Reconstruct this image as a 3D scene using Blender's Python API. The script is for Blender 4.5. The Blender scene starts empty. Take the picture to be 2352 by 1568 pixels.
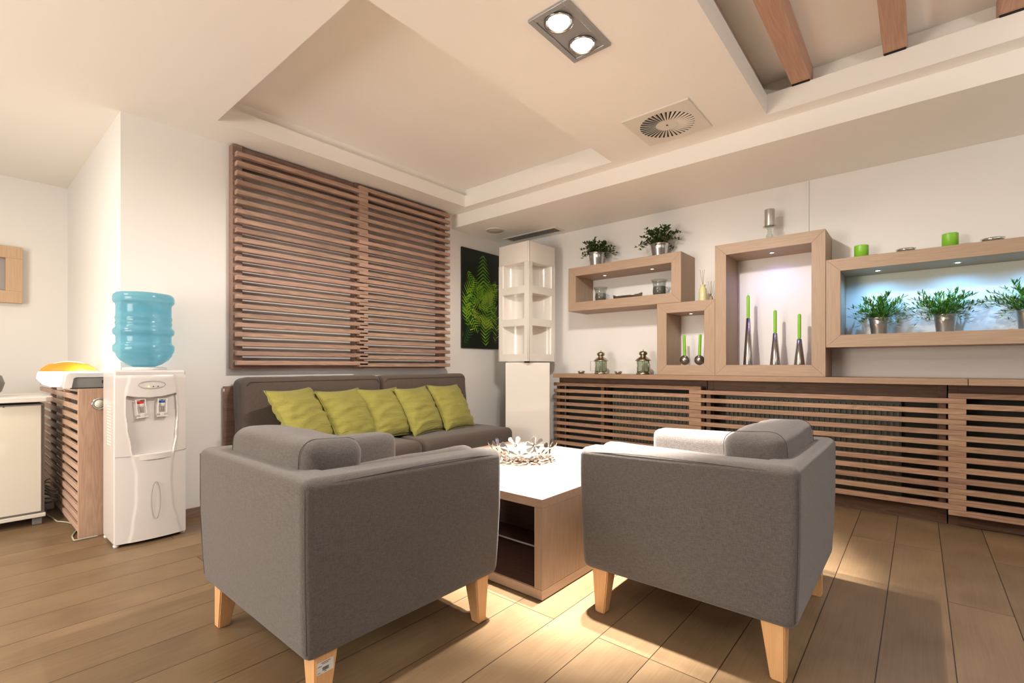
import bpy, bmesh, math, random
from mathutils import Vector, Matrix, noise
random.seed(7)
PI = math.pi
sc = bpy.context.scene
C = sc.collection

# ------------------------------------------------------------ camera, world, lights, exposure
YAW = 0.7040                      # view direction measured from +X towards +Y
FPX, HOR = 1101.35, 839.38        # focal length and horizon row in a 2352x1568 frame
cam_d = bpy.data.cameras.new('camera'); cam = bpy.data.objects.new('camera', cam_d); C.objects.link(cam)
cam_d.sensor_width = 36.0
cam_d.lens = 36.0 * FPX / 2352.0
cam_d.shift_y = (HOR - 784.0) / 2352.0
cam_d.clip_start = 0.02
cam.location = (0, 0, 1.0)
cam.rotation_euler = (PI / 2, 0, YAW - PI / 2)
sc.camera = cam

w = bpy.data.worlds.new('world'); sc.world = w; w.use_nodes = True
w.node_tree.nodes['Background'].inputs[0].default_value = (1.0, 0.95, 0.90, 1)
w.node_tree.nodes['Background'].inputs[1].default_value = 0.13
sc.view_settings.view_transform = 'Standard'
sc.view_settings.look = 'None'
sc.view_settings.gamma = 1
sc.view_settings.use_curve_mapping = False
sc.view_settings.exposure = 0.05

def light(kind, name, loc, energy, color, rot=(0, 0, 0), **kw):
    d = bpy.data.lights.new(name, kind); d.energy = energy; d.color = color
    for k, v in kw.items(): setattr(d, k, v)
    o = bpy.data.objects.new(name, d); C.objects.link(o); o.location = loc; o.rotation_euler = rot
    return o
WARM = (1.0, 0.84, 0.66)
# the twin ceiling spot above the coffee table
for x, y in ((1.755, 1.218), (1.95, 1.218)):
    light('SPOT', 'twin_spot_lamp', (x, y, 2.505), 125, (1.0, 0.92, 0.83), spot_size=3.05, spot_blend=0.35, shadow_soft_size=0.028)
    light('SPOT', 'twin_spot_beam', (x, y, 2.504), 1100, (1.0, 0.92, 0.83), rot=(0.03, -0.22, 0), spot_size=0.93, spot_blend=0.4, shadow_soft_size=0.028)
# added fill lights, unseen, behind the camera and in the hall on the left
light('AREA', 'hall_fill_overhead', (-1.0, 3.4, 2.45), 42, (1.0, 0.88, 0.72), shape='DISK', size=0.5)
light('AREA', 'hall_fill_side', (-2.4, 2.3, 1.20), 110, (1.0, 0.90, 0.78), rot=(0, -PI / 2, 0), shape='RECTANGLE', size=1.3, size_y=1.5)  # added broad fill for the armchair's back; no window is built here
light('AREA', 'rear_fill_overhead', (1.2, -2.4, 2.45), 8, WARM, shape='DISK', size=0.5)
# two added upward fills brighten the ceiling; then the glowing alcove lamp
light('AREA', 'ceiling_fill_upward', (-1.0, -1.3, 1.75), 125, (1.0, 0.95, 0.89), rot=(PI, 0, 0), shape='DISK', size=0.35)
light('AREA', 'ceiling_fill_upward', (2.6, -2.4, 1.75), 50, (1.0, 0.95, 0.89), rot=(PI, 0, 0), shape='DISK', size=0.35)
light('POINT', 'alcove_lamp', (0.61, 3.955, 0.985), 4, (1.0, 0.80, 0.52), shadow_soft_size=0.05)

# ------------------------------------------------------------ helpers
class MB:
    def __init__(s): s.bm = bmesh.new(); s.mi = 0
    def _new(s, verts, faces, smooth=False):
        vs = [s.bm.verts.new(v) for v in verts]
        for f in faces:
            try: fc = s.bm.faces.new([vs[i] for i in f])
            except ValueError: continue
            fc.material_index = s.mi; fc.smooth = smooth
        return vs
    def box(s, x0, x1, y0, y1, z0, z1, bev=0, seg=2, mat=None):
        b = bmesh.new()
        bmesh.ops.create_cube(b, size=1)
        for v in b.verts:
            v.co = Vector(((x0 + x1) / 2 + v.co.x * (x1 - x0), (y0 + y1) / 2 + v.co.y * (y1 - y0), (z0 + z1) / 2 + v.co.z * (z1 - z0)))
        if bev > 0: bmesh.ops.bevel(b, geom=list(b.edges), offset=bev, segments=seg, profile=0.5, affect='EDGES', clamp_overlap=True)
        s.merge(b, mat, bev > 0.004)
        return s
    def merge(s, b, mat=None, smooth=False):
        b.verts.ensure_lookup_table(); idx = {}
        for v in b.verts:
            co = v.co.copy()
            if mat is not None: co = mat @ co
            idx[v] = s.bm.verts.new(co)
        for f in b.faces:
            nf = s.bm.faces.new([idx[v] for v in f.verts]); nf.material_index = s.mi; nf.smooth = smooth or f.smooth
        b.free()
    def prism(s, pts, axis, a, b, bev=0, mat=None, seg=2):
        """extrude a closed outline along an axis; pts are the other two coordinates in xyz order"""
        m = bmesh.new()
        def mk(p, t):
            if axis == 'x': return (t, p[0], p[1])
            if axis == 'y': return (p[0], t, p[1])
            return (p[0], p[1], t)
        lo = [m.verts.new(mk(p, a)) for p in pts]; hi = [m.verts.new(mk(p, b)) for p in pts]
        n = len(pts)
        m.faces.new(lo); m.faces.new(hi[::-1])
        for i in range(n): m.faces.new([lo[i], hi[i], hi[(i + 1) % n], lo[(i + 1) % n]])
        bmesh.ops.recalc_face_normals(m, faces=m.faces)
        if bev > 0: bmesh.ops.bevel(m, geom=list(m.edges), offset=bev, segments=seg, profile=0.5, affect='EDGES', clamp_overlap=True)
        s.merge(m, mat, bev > 0.004)
        return s
    def lathe(s, prof, c=(0, 0, 0), n=32, mat=None, smooth=True, sq=None):
        verts = []; faces = []
        for (r, z) in prof:
            for i in range(n):
                a = 2 * PI * i / n; verts.append(Vector((c[0] + r * math.cos(a), c[1] + r * math.sin(a), c[2] + z)))
        m = len(prof)
        for j in range(m - 1):
            for i in range(n):
                faces.append((j * n + i, j * n + (i + 1) % n, (j + 1) * n + (i + 1) % n, (j + 1) * n + i))
        if prof[0][0] > 1e-5: faces.append(tuple(range(n))[::-1])
        if prof[-1][0] > 1e-5: faces.append(tuple((m - 1) * n + i for i in range(n)))
        if mat is not None: verts = [mat @ v for v in verts]
        s._new(verts, faces, smooth)
        return s
    def tube(s, pts, r, n=8, closed=False, mat=None, cap=True):
        pts = [Vector(p) for p in pts]; N = len(pts); verts = []; faces = []
        up = None
        for i, p in enumerate(pts):
            if closed: d = pts[(i + 1) % N] - pts[i - 1]
            else: d = (pts[min(i + 1, N - 1)] - pts[max(i - 1, 0)])
            d.normalize()
            if up is None: up = Vector((0, 0, 1)) if abs(d.z) < 0.9 else Vector((1, 0, 0))
            a = d.cross(up)
            if a.length < 1e-6: a = d.orthogonal()
            a.normalize(); b = a.cross(d); up = b
            rr = r[i] if isinstance(r, (list, tuple)) else r
            for k in range(n):
                t = 2 * PI * k / n; verts.append(p + a * math.cos(t) * rr + b * math.sin(t) * rr)
        M = N if closed else N - 1
        for i in range(M):
            j = (i + 1) % N
            for k in range(n): faces.append((i * n + k, i * n + (k + 1) % n, j * n + (k + 1) % n, j * n + k))
        if not closed and cap: faces += [tuple(range(n))[::-1], tuple((N - 1) * n + k for k in range(n))]
        if mat is not None: verts = [mat @ v for v in verts]
        s._new(verts, faces, True)
        return s
    def soft(s, x0, x1, y0, y1, z0, z1, r, n=12, puff=0.0, puffy=0.0, wob=0.0, mat=None, seed=0, taper=0.0):
        """a padded block: rounded box with bulging faces and a little unevenness"""
        b = bmesh.new(); bmesh.ops.create_cube(b, size=2)
        bmesh.ops.subdivide_edges(b, edges=list(b.edges), cuts=n, use_grid_fill=True)
        hx, hy, hz = (x1 - x0) / 2, (y1 - y0) / 2, (z1 - z0) / 2; r = min(r, hx, hy, hz)
        cx, cy, cz = (x0 + x1) / 2, (y0 + y1) / 2, (z0 + z1) / 2
        def mp(t, h):                                   # denser sampling near the edges
            a = abs(t); k = (1 - (1 - a) ** 1.6) if False else a
            q = 1 - r / h
            e = k / 0.6 * q if k < 0.6 else q + (k - 0.6) / 0.4 * (1 - q)
            return math.copysign(e * h, t)
        for v in b.verts:
            p = Vector((mp(v.co.x, hx), mp(v.co.y, hy), mp(v.co.z, hz)))
            q = Vector((max(-(hx - r), min(hx - r, p.x)), max(-(hy - r), min(hy - r, p.y)), max(-(hz - r), min(hz - r, p.z))))
            d = p - q
            if d.length > 1e-9: p = q + d.normalized() * r
            fx, fy, fz = 1 - (p.x / hx) ** 2, 1 - (p.y / hy) ** 2, 1 - (p.z / hz) ** 2
            p.z += math.copysign(puff * fx * fy, p.z) * (abs(p.z) / hz)
            p.y += math.copysign(puffy * fx * fz, p.y) * (abs(p.y) / hy)
            if taper: k = 1 - taper * (0.5 - p.z / (2 * hz)); p.x *= k; p.y *= k
            if wob:
                nv = noise.noise_vector(Vector((p.x * 9 + seed * 7.3, p.y * 9, p.z * 9))); p += nv * wob
            v.co = p + Vector((cx, cy, cz))
        for f in b.faces: f.smooth = True
        s.merge(b, mat, True)
        return s
    def build(s, name, mats, parent=None, world=False, wn=False, sharp=None):
        me = bpy.data.meshes.new(name)
        bmesh.ops.recalc_face_normals(s.bm, faces=s.bm.faces) if getattr(s, 'rec', True) else None
        if world and parent is not None:
            inv = Matrix.LocRotScale(parent.location, parent.rotation_euler, None).inverted(); s.bm.transform(inv)
        s.bm.to_mesh(me); s.bm.free()
        for m in (mats if isinstance(mats, (list, tuple)) else [mats]): me.materials.append(m)
        o = bpy.data.objects.new(name, me); C.objects.link(o)
        if parent is not None: o.parent = parent
        if wn:
            md = o.modifiers.new('wn', 'WEIGHTED_NORMAL'); md.keep_sharp = True; md.weight = 100
        return o

def empty(name, loc, rz=0):
    o = bpy.data.objects.new(name, None); C.objects.link(o); o.location = loc; o.rotation_euler = (0, 0, rz); o.empty_display_size = 0.05
    return o
def tag(o, label, cat, group=None):
    o['label'] = label; o['category'] = cat
    if group: o['group'] = group
    return o
def thing(name, label, cat, loc=(0, 0, 0), rz=0, group=None): return tag(empty(name, loc, rz), label, cat, group)
def struct(o): o['kind'] = 'structure'; return o
def copy_tree(o, parent=None):
    c = o.copy(); C.objects.link(c); c.parent = parent
    for ch in list(o.children): copy_tree(ch, c)
    return c
def relabel(o, label): o['label'] = label; return o

# ------------------------------------------------------------ materials
def mat(name):
    m = bpy.data.materials.new(name); m.use_nodes = True
    nt = m.node_tree; b = nt.nodes['Principled BSDF']
    return m, nt, b
def plain(name, col, rough=0.5, metal=0.0, spec=0.5, coat=0.0, bump=0.0, bscale=200, var=0.0):
    m, nt, b = mat(name)
    b.inputs['Base Color'].default_value = (*col, 1); b.inputs['Roughness'].default_value = rough
    b.inputs['Metallic'].default_value = metal; b.inputs['Specular IOR Level'].default_value = spec
    b.inputs['Coat Weight'].default_value = coat
    tc = nt.nodes.new('ShaderNodeTexCoord'); n = nt.nodes.new('ShaderNodeTexNoise'); n.inputs['Scale'].default_value = bscale
    nt.links.new(tc.outputs['Object'], n.inputs['Vector'])
    if var > 0:
        n2 = nt.nodes.new('ShaderNodeTexNoise'); n2.inputs['Scale'].default_value = 3; nt.links.new(tc.outputs['Object'], n2.inputs['Vector'])
        r = nt.nodes.new('ShaderNodeMapRange'); r.inputs[3].default_value = 1 - var; r.inputs[4].default_value = 1 + var
        nt.links.new(n2.outputs[0], r.inputs[0])
        hs = nt.nodes.new('ShaderNodeHueSaturation'); hs.inputs['Color'].default_value = (*col, 1)
        nt.links.new(r.outputs[0], hs.inputs['Value']); nt.links.new(hs.outputs[0], b.inputs['Base Color'])
    if bump > 0:
        bp = nt.nodes.new('ShaderNodeBump'); bp.inputs['Strength'].default_value = bump; bp.inputs['Distance'].default_value = 0.001
        nt.links.new(n.outputs[0], bp.inputs['Height']); nt.links.new(bp.outputs[0], b.inputs['Normal'])
    return m
def wood(name, light_c, dark_c, axis='x', rough=0.5, scale=1.0, figure=0.5, island=0.0, spec=0.35):
    """oak: long fine pores along the grain, cathedral bands, optional shade per board"""
    m, nt, b = mat(name); N = nt.nodes; L = nt.links
    tc = N.new('ShaderNodeTexCoord'); vec = tc.outputs['Object']
    geo = N.new('ShaderNodeNewGeometry')
    off = N.new('ShaderNodeVectorMath'); off.operation = 'MULTIPLY_ADD'
    cmb = N.new('ShaderNodeCombineXYZ')
    for i in range(3): L.new(geo.outputs['Random Per Island'], cmb.inputs[i])
    L.new(cmb.outputs[0], off.inputs[0]); off.inputs[1].default_value = (17.3, 9.1, 5.7); L.new(vec, off.inputs[2])
    st = {'x': (1.2, 14, 14), 'y': (14, 1.2, 14), 'z': (14, 14, 1.2)}[axis]
    mp = N.new('ShaderNodeMapping'); mp.inputs['Scale'].default_value = tuple(v * scale for v in st); L.new(off.outputs[0], mp.inputs[0])
    n1 = N.new('ShaderNodeTexNoise'); n1.inputs['Scale'].default_value = 1.0; n1.inputs['Detail'].default_value = 3; n1.inputs['Distortion'].default_value = 0.6; L.new(mp.outputs[0], n1.inputs['Vector'])
    bands = N.new('ShaderNodeMath'); bands.operation = 'MULTIPLY'; L.new(n1.outputs[0], bands.inputs[0]); bands.inputs[1].default_value = 9.0
    fr = N.new('ShaderNodeMath'); fr.operation = 'PINGPONG'; L.new(bands.outputs[0], fr.inputs[0]); fr.inputs[1].default_value = 0.5
    st2 = {'x': (6, 260, 260), 'y': (260, 6, 260), 'z': (260, 260, 6)}[axis]
    mp2 = N.new('ShaderNodeMapping'); mp2.inputs['Scale'].default_value = st2; L.new(off.outputs[0], mp2.inputs[0])
    n2 = N.new('ShaderNodeTexNoise'); n2.inputs['Scale'].default_value = 1.0; n2.inputs['Detail'].default_value = 2; L.new(mp2.outputs[0], n2.inputs['Vector'])
    mx = N.new('ShaderNodeMath'); mx.operation = 'MULTIPLY_ADD'; L.new(fr.outputs[0], mx.inputs[0]); mx.inputs[1].default_value = figure * 1.6
    n3 = N.new('ShaderNodeMath'); n3.operation = 'MULTIPLY'; L.new(n2.outputs[0], n3.inputs[0]); n3.inputs[1].default_value = 1.1 - figure * 0.6
    L.new(n3.outputs[0], mx.inputs[2])
    rp = N.new('ShaderNodeValToRGB'); rp.color_ramp.elements[0].color = (*dark_c, 1); rp.color_ramp.elements[1].color = (*light_c, 1)
    rp.color_ramp.elements[0].position = 0.18; rp.color_ramp.elements[1].position = 0.78; L.new(mx.outputs[0], rp.inputs[0])
    col = rp.outputs[0]
    if island > 0:
        r = N.new('ShaderNodeMapRange'); r.inputs[3].default_value = 1 - island; r.inputs[4].default_value = 1 + island; L.new(geo.outputs['Random Per Island'], r.inputs[0])
        r2 = N.new('ShaderNodeMath'); r2.operation = 'MULTIPLY'; r2.inputs[1].default_value = 13.37; L.new(geo.outputs['Random Per Island'], r2.inputs[0])
        r3 = N.new('ShaderNodeMath'); r3.operation = 'FRACT'; L.new(r2.outputs[0], r3.inputs[0])
        r4 = N.new('ShaderNodeMapRange'); r4.inputs[3].default_value = 0.49; r4.inputs[4].default_value = 0.506; L.new(r3.outputs[0], r4.inputs[0])
        hs = N.new('ShaderNodeHueSaturation'); L.new(col, hs.inputs['Color']); L.new(r.outputs[0], hs.inputs['Value']); L.new(r4.outputs[0], hs.inputs['Hue']); col = hs.outputs[0]
    L.new(col, b.inputs['Base Color']); b.inputs['Roughness'].default_value = rough; b.inputs['Specular IOR Level'].default_value = spec
    bp = N.new('ShaderNodeBump'); bp.inputs['Strength'].default_value = 0.25; bp.inputs['Distance'].default_value = 0.0006; L.new(mx.outputs[0], bp.inputs['Height']); L.new(bp.outputs[0], b.inputs['Normal'])
    return m
def fabric(name, ca, cb, scale=1.0, wrinkle=0.0, sheen=0.25):
    """linen weave: crossed slubby threads"""
    m, nt, b = mat(name); N = nt.nodes; L = nt.links
    tc = N.new('ShaderNodeTexCoord'); outs = []
    for s in ((60, 900, 500), (900, 700, 55)):
        mp = N.new('ShaderNodeMapping'); mp.inputs['Scale'].default_value = tuple(v * scale for v in s); L.new(tc.outputs['Object'], mp.inputs[0])
        n = N.new('ShaderNodeTexNoise'); n.inputs['Scale'].default_value = 1; n.inputs['Detail'].default_value = 1.5; L.new(mp.outputs[0], n.inputs['Vector']); outs.append(n.outputs[0])
    mp = N.new('ShaderNodeMapping'); mp.inputs['Scale'].default_value = (700 * scale, 60 * scale, 420 * scale); L.new(tc.outputs['Object'], mp.inputs[0])
    n = N.new('ShaderNodeTexNoise'); n.inputs['Scale'].default_value = 1; L.new(mp.outputs[0], n.inputs['Vector']); outs.append(n.outputs[0])
    a = N.new('ShaderNodeMath'); a.operation = 'ADD'; L.new(outs[0], a.inputs[0]); L.new(outs[1], a.inputs[1])
    a2 = N.new('ShaderNodeMath'); a2.operation = 'ADD'; L.new(a.outputs[0], a2.inputs[0]); L.new(outs[2], a2.inputs[1])
    r = N.new('ShaderNodeMapRange'); r.inputs[1].default_value = 1.15; r.inputs[2].default_value = 1.85; L.new(a2.outputs[0], r.inputs[0])
    rp = N.new('ShaderNodeValToRGB'); rp.color_ramp.elements[0].color = (*ca, 1); rp.color_ramp.elements[1].color = (*cb, 1); L.new(r.outputs[0], rp.inputs[0])
    L.new(rp.outputs[0], b.inputs['Base Color'])
    b.inputs['Roughness'].default_value = 0.95; b.inputs['Specular IOR Level'].default_value = 0.1
    b.inputs['Sheen Weight'].default_value = sheen; b.inputs['Sheen Roughness'].default_value = 0.5
    bp = N.new('ShaderNodeBump'); bp.inputs['Strength'].default_value = 0.5; bp.inputs['Distance'].default_value = 0.0008; L.new(r.outputs[0], bp.inputs['Height'])
    nrm = bp.outputs[0]
    if wrinkle > 0:
        mw = N.new('ShaderNodeMapping'); mw.inputs['Scale'].default_value = (5, 9, 30); L.new(tc.outputs['Object'], mw.inputs[0])
        nw = N.new('ShaderNodeTexNoise'); nw.inputs['Scale'].default_value = 1; nw.inputs['Detail'].default_value = 3; nw.inputs['Distortion'].default_value = 1.2; L.new(mw.outputs[0], nw.inputs['Vector'])
        bw = N.new('ShaderNodeBump'); bw.inputs['Strength'].default_value = wrinkle; bw.inputs['Distance'].default_value = 0.012; L.new(nw.outputs[0], bw.inputs['Height']); L.new(nrm, bw.inputs['Normal']); nrm = bw.outputs[0]
    L.new(nrm, b.inputs['Normal'])
    return m
def floor_mat():
    m, nt, b = mat('oak_floor'); N = nt.nodes; L = nt.links
    tc = N.new('ShaderNodeTexCoord')
    mp = N.new('ShaderNodeMapping'); mp.inputs['Location'].default_value = (0.35, 0.092 + 0.1985 * 40, 0); L.new(tc.outputs['Object'], mp.inputs[0])
    br = N.new('ShaderNodeTexBrick'); br.inputs['Scale'].default_value = 1; br.inputs['Brick Width'].default_value = 1.9; br.inputs['Row Height'].default_value = 0.1985
    br.inputs['Mortar Size'].default_value = 0.0016; br.inputs['Mortar Smooth'].default_value = 0.1; br.offset = 0.37; br.offset_frequency = 3; br.inputs['Bias'].default_value = 0
    br.inputs['Color1'].default_value = (0, 0, 0, 1); br.inputs['Color2'].default_value = (1, 1, 1, 1); br.inputs['Mortar'].default_value = (0.5, 0.5, 0.5, 1)
    L.new(mp.outputs[0], br.inputs['Vector'])
    # shift the grain per plank
    sh = N.new('ShaderNodeVectorMath'); sh.operation = 'MULTIPLY_ADD'; L.new(br.outputs['Color'], sh.inputs[0]); sh.inputs[1].default_value = (31, 17, 3); L.new(tc.outputs['Object'], sh.inputs[2])
    m1 = N.new('ShaderNodeMapping'); m1.inputs['Scale'].default_value = (1.1, 9, 1); L.new(sh.outputs[0], m1.inputs[0])
    n1 = N.new('ShaderNodeTexNoise'); n1.inputs['Scale'].default_value = 1; n1.inputs['Detail'].default_value = 3; n1.inputs['Distortion'].default_value = 0.8; L.new(m1.outputs[0], n1.inputs['Vector'])
    bands = N.new('ShaderNodeMath'); bands.operation = 'MULTIPLY'; bands.inputs[1].default_value = 7; L.new(n1.outputs[0], bands.inputs[0])
    pp = N.new('ShaderNodeMath'); pp.operation = 'PINGPONG'; pp.inputs[1].default_value = 0.5; L.new(bands.outputs[0], pp.inputs[0])
    m2 = N.new('ShaderNodeMapping'); m2.inputs['Scale'].default_value = (5, 190, 1); L.new(sh.outputs[0], m2.inputs[0])
    n2 = N.new('ShaderNodeTexNoise'); n2.inputs['Scale'].default_value = 1; n2.inputs['Detail'].default_value = 2; L.new(m2.outputs[0], n2.inputs['Vector'])
    n4 = N.new('ShaderNodeTexNoise'); n4.inputs['Scale'].default_value = 4; L.new(sh.outputs[0], n4.inputs['Vector'])
    s1 = N.new('ShaderNodeMath'); s1.operation = 'MULTIPLY_ADD'; L.new(pp.outputs[0], s1.inputs[0]); s1.inputs[1].default_value = 0.13
    s2 = N.new('ShaderNodeMath'); s2.operation = 'MULTIPLY'; L.new(n2.outputs[0], s2.inputs[0]); s2.inputs[1].default_value = 0.32; L.new(s2.outputs[0], s1.inputs[2])
    s3 = N.new('ShaderNodeMath'); s3.operation = 'MULTIPLY_ADD'; L.new(n4.outputs[0], s3.inputs[0]); s3.inputs[1].default_value = 0.68; L.new(s1.outputs[0], s3.inputs[2])
    rp = N.new('ShaderNodeValToRGB'); e = rp.color_ramp.elements
    e[0].position = 0.3; e[0].color = (0.145, 0.091, 0.048, 1); e[1].position = 0.95; e[1].color = (0.278, 0.188, 0.104, 1); L.new(s3.outputs[0], rp.inputs[0])
    rr = N.new('ShaderNodeMapRange'); rr.inputs[3].default_value = 0.88; rr.inputs[4].default_value = 1.08; L.new(br.outputs['Color'], rr.inputs[0])
    hs = N.new('ShaderNodeHueSaturation'); L.new(rp.outputs[0], hs.inputs['Color']); L.new(rr.outputs[0], hs.inputs['Value'])
    mx = N.new('ShaderNodeMix'); mx.data_type = 'RGBA'; L.new(br.outputs['Fac'], mx.inputs['Factor']); L.new(hs.outputs[0], mx.inputs['A']); mx.inputs['B'].default_value = (0.035, 0.018, 0.008, 1)
    L.new(mx.outputs['Result'], b.inputs['Base Color'])
    b.inputs['Roughness'].default_value = 0.42; b.inputs['Specular IOR Level'].default_value = 0.35
    inv = N.new('ShaderNodeMath'); inv.operation = 'SUBTRACT'; inv.inputs[0].default_value = 1; L.new(br.outputs['Fac'], inv.inputs[1])
    bp = N.new('ShaderNodeBump'); bp.inputs['Strength'].default_value = 0.6; bp.inputs['Distance'].default_value = 0.002; L.new(inv.outputs[0], bp.inputs['Height'])
    bp2 = N.new('ShaderNodeBump'); bp2.inputs['Strength'].default_value = 0.12; bp2.inputs['Distance'].default_value = 0.0008; L.new(s1.outputs[0], bp2.inputs['Height']); L.new(bp.outputs[0], bp2.inputs['Normal'])
    L.new(bp2.outputs[0], b.inputs['Normal'])
    return m
def emit(name, col, s):
    m, nt, b = mat(name); b.inputs['Base Color'].default_value = (*col, 1); b.inputs['Emission Color'].default_value = (*col, 1); b.inputs['Emission Strength'].default_value = s; return m
def glass(name, col=(1, 1, 1), fac=0.12, rough=0.03):
    """thin clear glass: mostly see-through with a sheen"""
    m, nt, b = mat(name); N = nt.nodes; L = nt.links
    tr = N.new('ShaderNodeBsdfTransparent'); tr.inputs[0].default_value = (*col, 1)
    gl = N.new('ShaderNodeBsdfGlossy'); gl.inputs['Roughness'].default_value = rough
    lw = N.new('ShaderNodeLayerWeight'); lw.inputs[0].default_value = 0.5
    pw = N.new('ShaderNodeMath'); pw.operation = 'POWER'; L.new(lw.outputs['Facing'], pw.inputs[0]); pw.inputs[1].default_value = 3.5
    ad = N.new('ShaderNodeMath'); ad.operation = 'MULTIPLY_ADD'; L.new(pw.outputs[0], ad.inputs[0]); ad.inputs[1].default_value = 0.75; ad.inputs[2].default_value = fac * 0.3
    mx = N.new('ShaderNodeMixShader'); L.new(ad.outputs[0], mx.inputs[0]); L.new(tr.outputs[0], mx.inputs[1]); L.new(gl.outputs[0], mx.inputs[2])
    L.new(mx.outputs[0], N['Material Output'].inputs[0]); N.remove(b)
    return m
def bottle_mat():
    m, nt, b = mat('blue_bottle_plastic'); N = nt.nodes; L = nt.links
    b.inputs['Base Color'].default_value = (0.22, 0.50, 0.62, 1); b.inputs['Roughness'].default_value = 0.12; b.inputs['Specular IOR Level'].default_value = 0.7
    tc = N.new('ShaderNodeTexCoord'); n = N.new('ShaderNodeTexNoise'); n.inputs['Scale'].default_value = 120; L.new(tc.outputs['Object'], n.inputs['Vector'])
    bp = N.new('ShaderNodeBump'); bp.inputs['Strength'].default_value = 0.2; bp.inputs['Distance'].default_value = 0.001; L.new(n.outputs[0], bp.inputs['Height']); L.new(bp.outputs[0], b.inputs['Normal'])
    tr = N.new('ShaderNodeBsdfTransparent'); tr.inputs[0].default_value = (0.58, 0.84, 0.94, 1)
    tl = N.new('ShaderNodeBsdfTranslucent'); tl.inputs[0].default_value = (0.30, 0.68, 0.82, 1)
    lw = N.new('ShaderNodeLayerWeight'); lw.inputs[0].default_value = 0.45; mr = N.new('ShaderNodeMapRange'); mr.inputs[3].default_value = 0.62; mr.inputs[4].default_value = 0.22; L.new(lw.outputs['Facing'], mr.inputs[0])
    m1 = N.new('ShaderNodeMixShader'); m1.inputs[0].default_value = 0.30; L.new(b.outputs[0], m1.inputs[1]); L.new(tl.outputs[0], m1.inputs[2])
    m2 = N.new('ShaderNodeMixShader'); L.new(mr.outputs[0], m2.inputs[0]); L.new(m1.outputs[0], m2.inputs[1]); L.new(tr.outputs[0], m2.inputs[2])
    L.new(m2.outputs[0], N['Material Output'].inputs[0])
    return m

M_WALL = plain('wall_paint', (0.80, 0.785, 0.765), 0.65, bump=0.12, bscale=260)
M_CEIL = plain('ceiling_paint', (0.87, 0.845, 0.80), 0.6, bump=0.08, bscale=200)
M_FLOOR = floor_mat()
M_SLAT = wood('slat_oak', (0.42, 0.28, 0.21), (0.24, 0.152, 0.112), 'x', 0.5, 1.0, 0.55, 0.16)
M_SLATY = wood('cover_slat_oak', (0.40, 0.25, 0.16), (0.23, 0.135, 0.085), 'y', 0.5, 1.0, 0.55, 0.16)
M_FRY = wood('cover_frame_oak', (0.20, 0.115, 0.075), (0.11, 0.06, 0.038), 'y', 0.55, 1.0, 0.4, 0.1)
M_FRX = wood('panel_frame_oak', (0.27, 0.175, 0.135), (0.16, 0.10, 0.075), 'x', 0.55, 1.0, 0.4, 0.1)
M_TOP = wood('worktop_oak', (0.36, 0.235, 0.155), (0.25, 0.155, 0.10), 'y', 0.45, 1.0, 0.15)
M_BOXH = wood('box_oak_lengthwise', (0.40, 0.285, 0.205), (0.29, 0.20, 0.14), 'y', 0.5, 1.0, 0.12, 0.04)
M_BOXV = wood('box_oak_upright', (0.40, 0.285, 0.205), (0.29, 0.20, 0.14), 'z', 0.5, 1.0, 0.12, 0.04)
M_TABX = wood('table_oak_x', (0.50, 0.37, 0.27), (0.36, 0.25, 0.175), 'x', 0.45, 1.0, 0.15, 0.03)
M_TABY = wood('table_oak_y', (0.46, 0.33, 0.24), (0.30, 0.205, 0.145), 'y', 0.45, 1.0, 0.15, 0.03)
M_TABZ = wood('table_oak_z', (0.42, 0.305, 0.215), (0.29, 0.20, 0.14), 'z', 0.45, 1.0, 0.15, 0.03)
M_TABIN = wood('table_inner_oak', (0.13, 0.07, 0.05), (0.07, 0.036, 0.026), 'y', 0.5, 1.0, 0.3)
M_BEAM = wood('beam_oak', (0.52, 0.325, 0.22), (0.38, 0.225, 0.15), 'x', 0.55, 0.7, 0.25, 0.05)
M_LEG = wood('beech_leg', (0.72, 0.42, 0.20), (0.60, 0.33, 0.15), 'z', 0.4, 1.0, 0.15)
M_PALE = wood('pale_oak', (0.62, 0.43, 0.28), (0.50, 0.34, 0.21), 'z', 0.5, 1.0, 0.12)
M_ALC = wood('alcove_oak_upright', (0.52, 0.345, 0.25), (0.38, 0.24, 0.17), 'z', 0.5, 1.0, 0.45)
M_ALCY = wood('alcove_oak_slat', (0.52, 0.36, 0.27), (0.38, 0.25, 0.18), 'y', 0.5, 1.0, 0.4, 0.08)
M_ARM = fabric('taupe_linen', (0.082, 0.071, 0.067), (0.145, 0.128, 0.120))
M_SOFA = fabric('brown_sofa_linen', (0.082, 0.062, 0.052), (0.130, 0.102, 0.088))
M_SEAM = plain('seam_thread', (0.055, 0.045, 0.042), 0.9)
M_GREEN = fabric('olive_linen', (0.27, 0.25, 0.055), (0.37, 0.345, 0.095), wrinkle=0.55, sheen=0.15)
M_WHITE = plain('white_plastic', (0.66, 0.625, 0.61), 0.28, coat=0.2)
M_WHITE2 = plain('white_lacquer', (0.80, 0.76, 0.71), 0.22, coat=0.4)
M_CREAM = plain('cream_laminate', (0.70, 0.67, 0.60), 0.4)
M_GREY = plain('grey_plastic', (0.24, 0.235, 0.23), 0.45)
M_DARK = plain('black_plastic', (0.02, 0.02, 0.02), 0.4)
M_SLATSHADE = plain('slat_gap_shade', (0.030, 0.028, 0.024), 0.7)
M_VOID = plain('dark_void', (0.012, 0.010, 0.009), 0.8)
M_CHROME = plain('chrome', (0.62, 0.62, 0.62), 0.12, metal=1.0)
M_STEEL = plain('brushed_steel', (0.42, 0.40, 0.39), 0.25, metal=1.0, bump=0.05, bscale=90)
M_FIX = plain('satin_chrome', (0.42, 0.43, 0.44), 0.35, metal=0.8)
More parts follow.
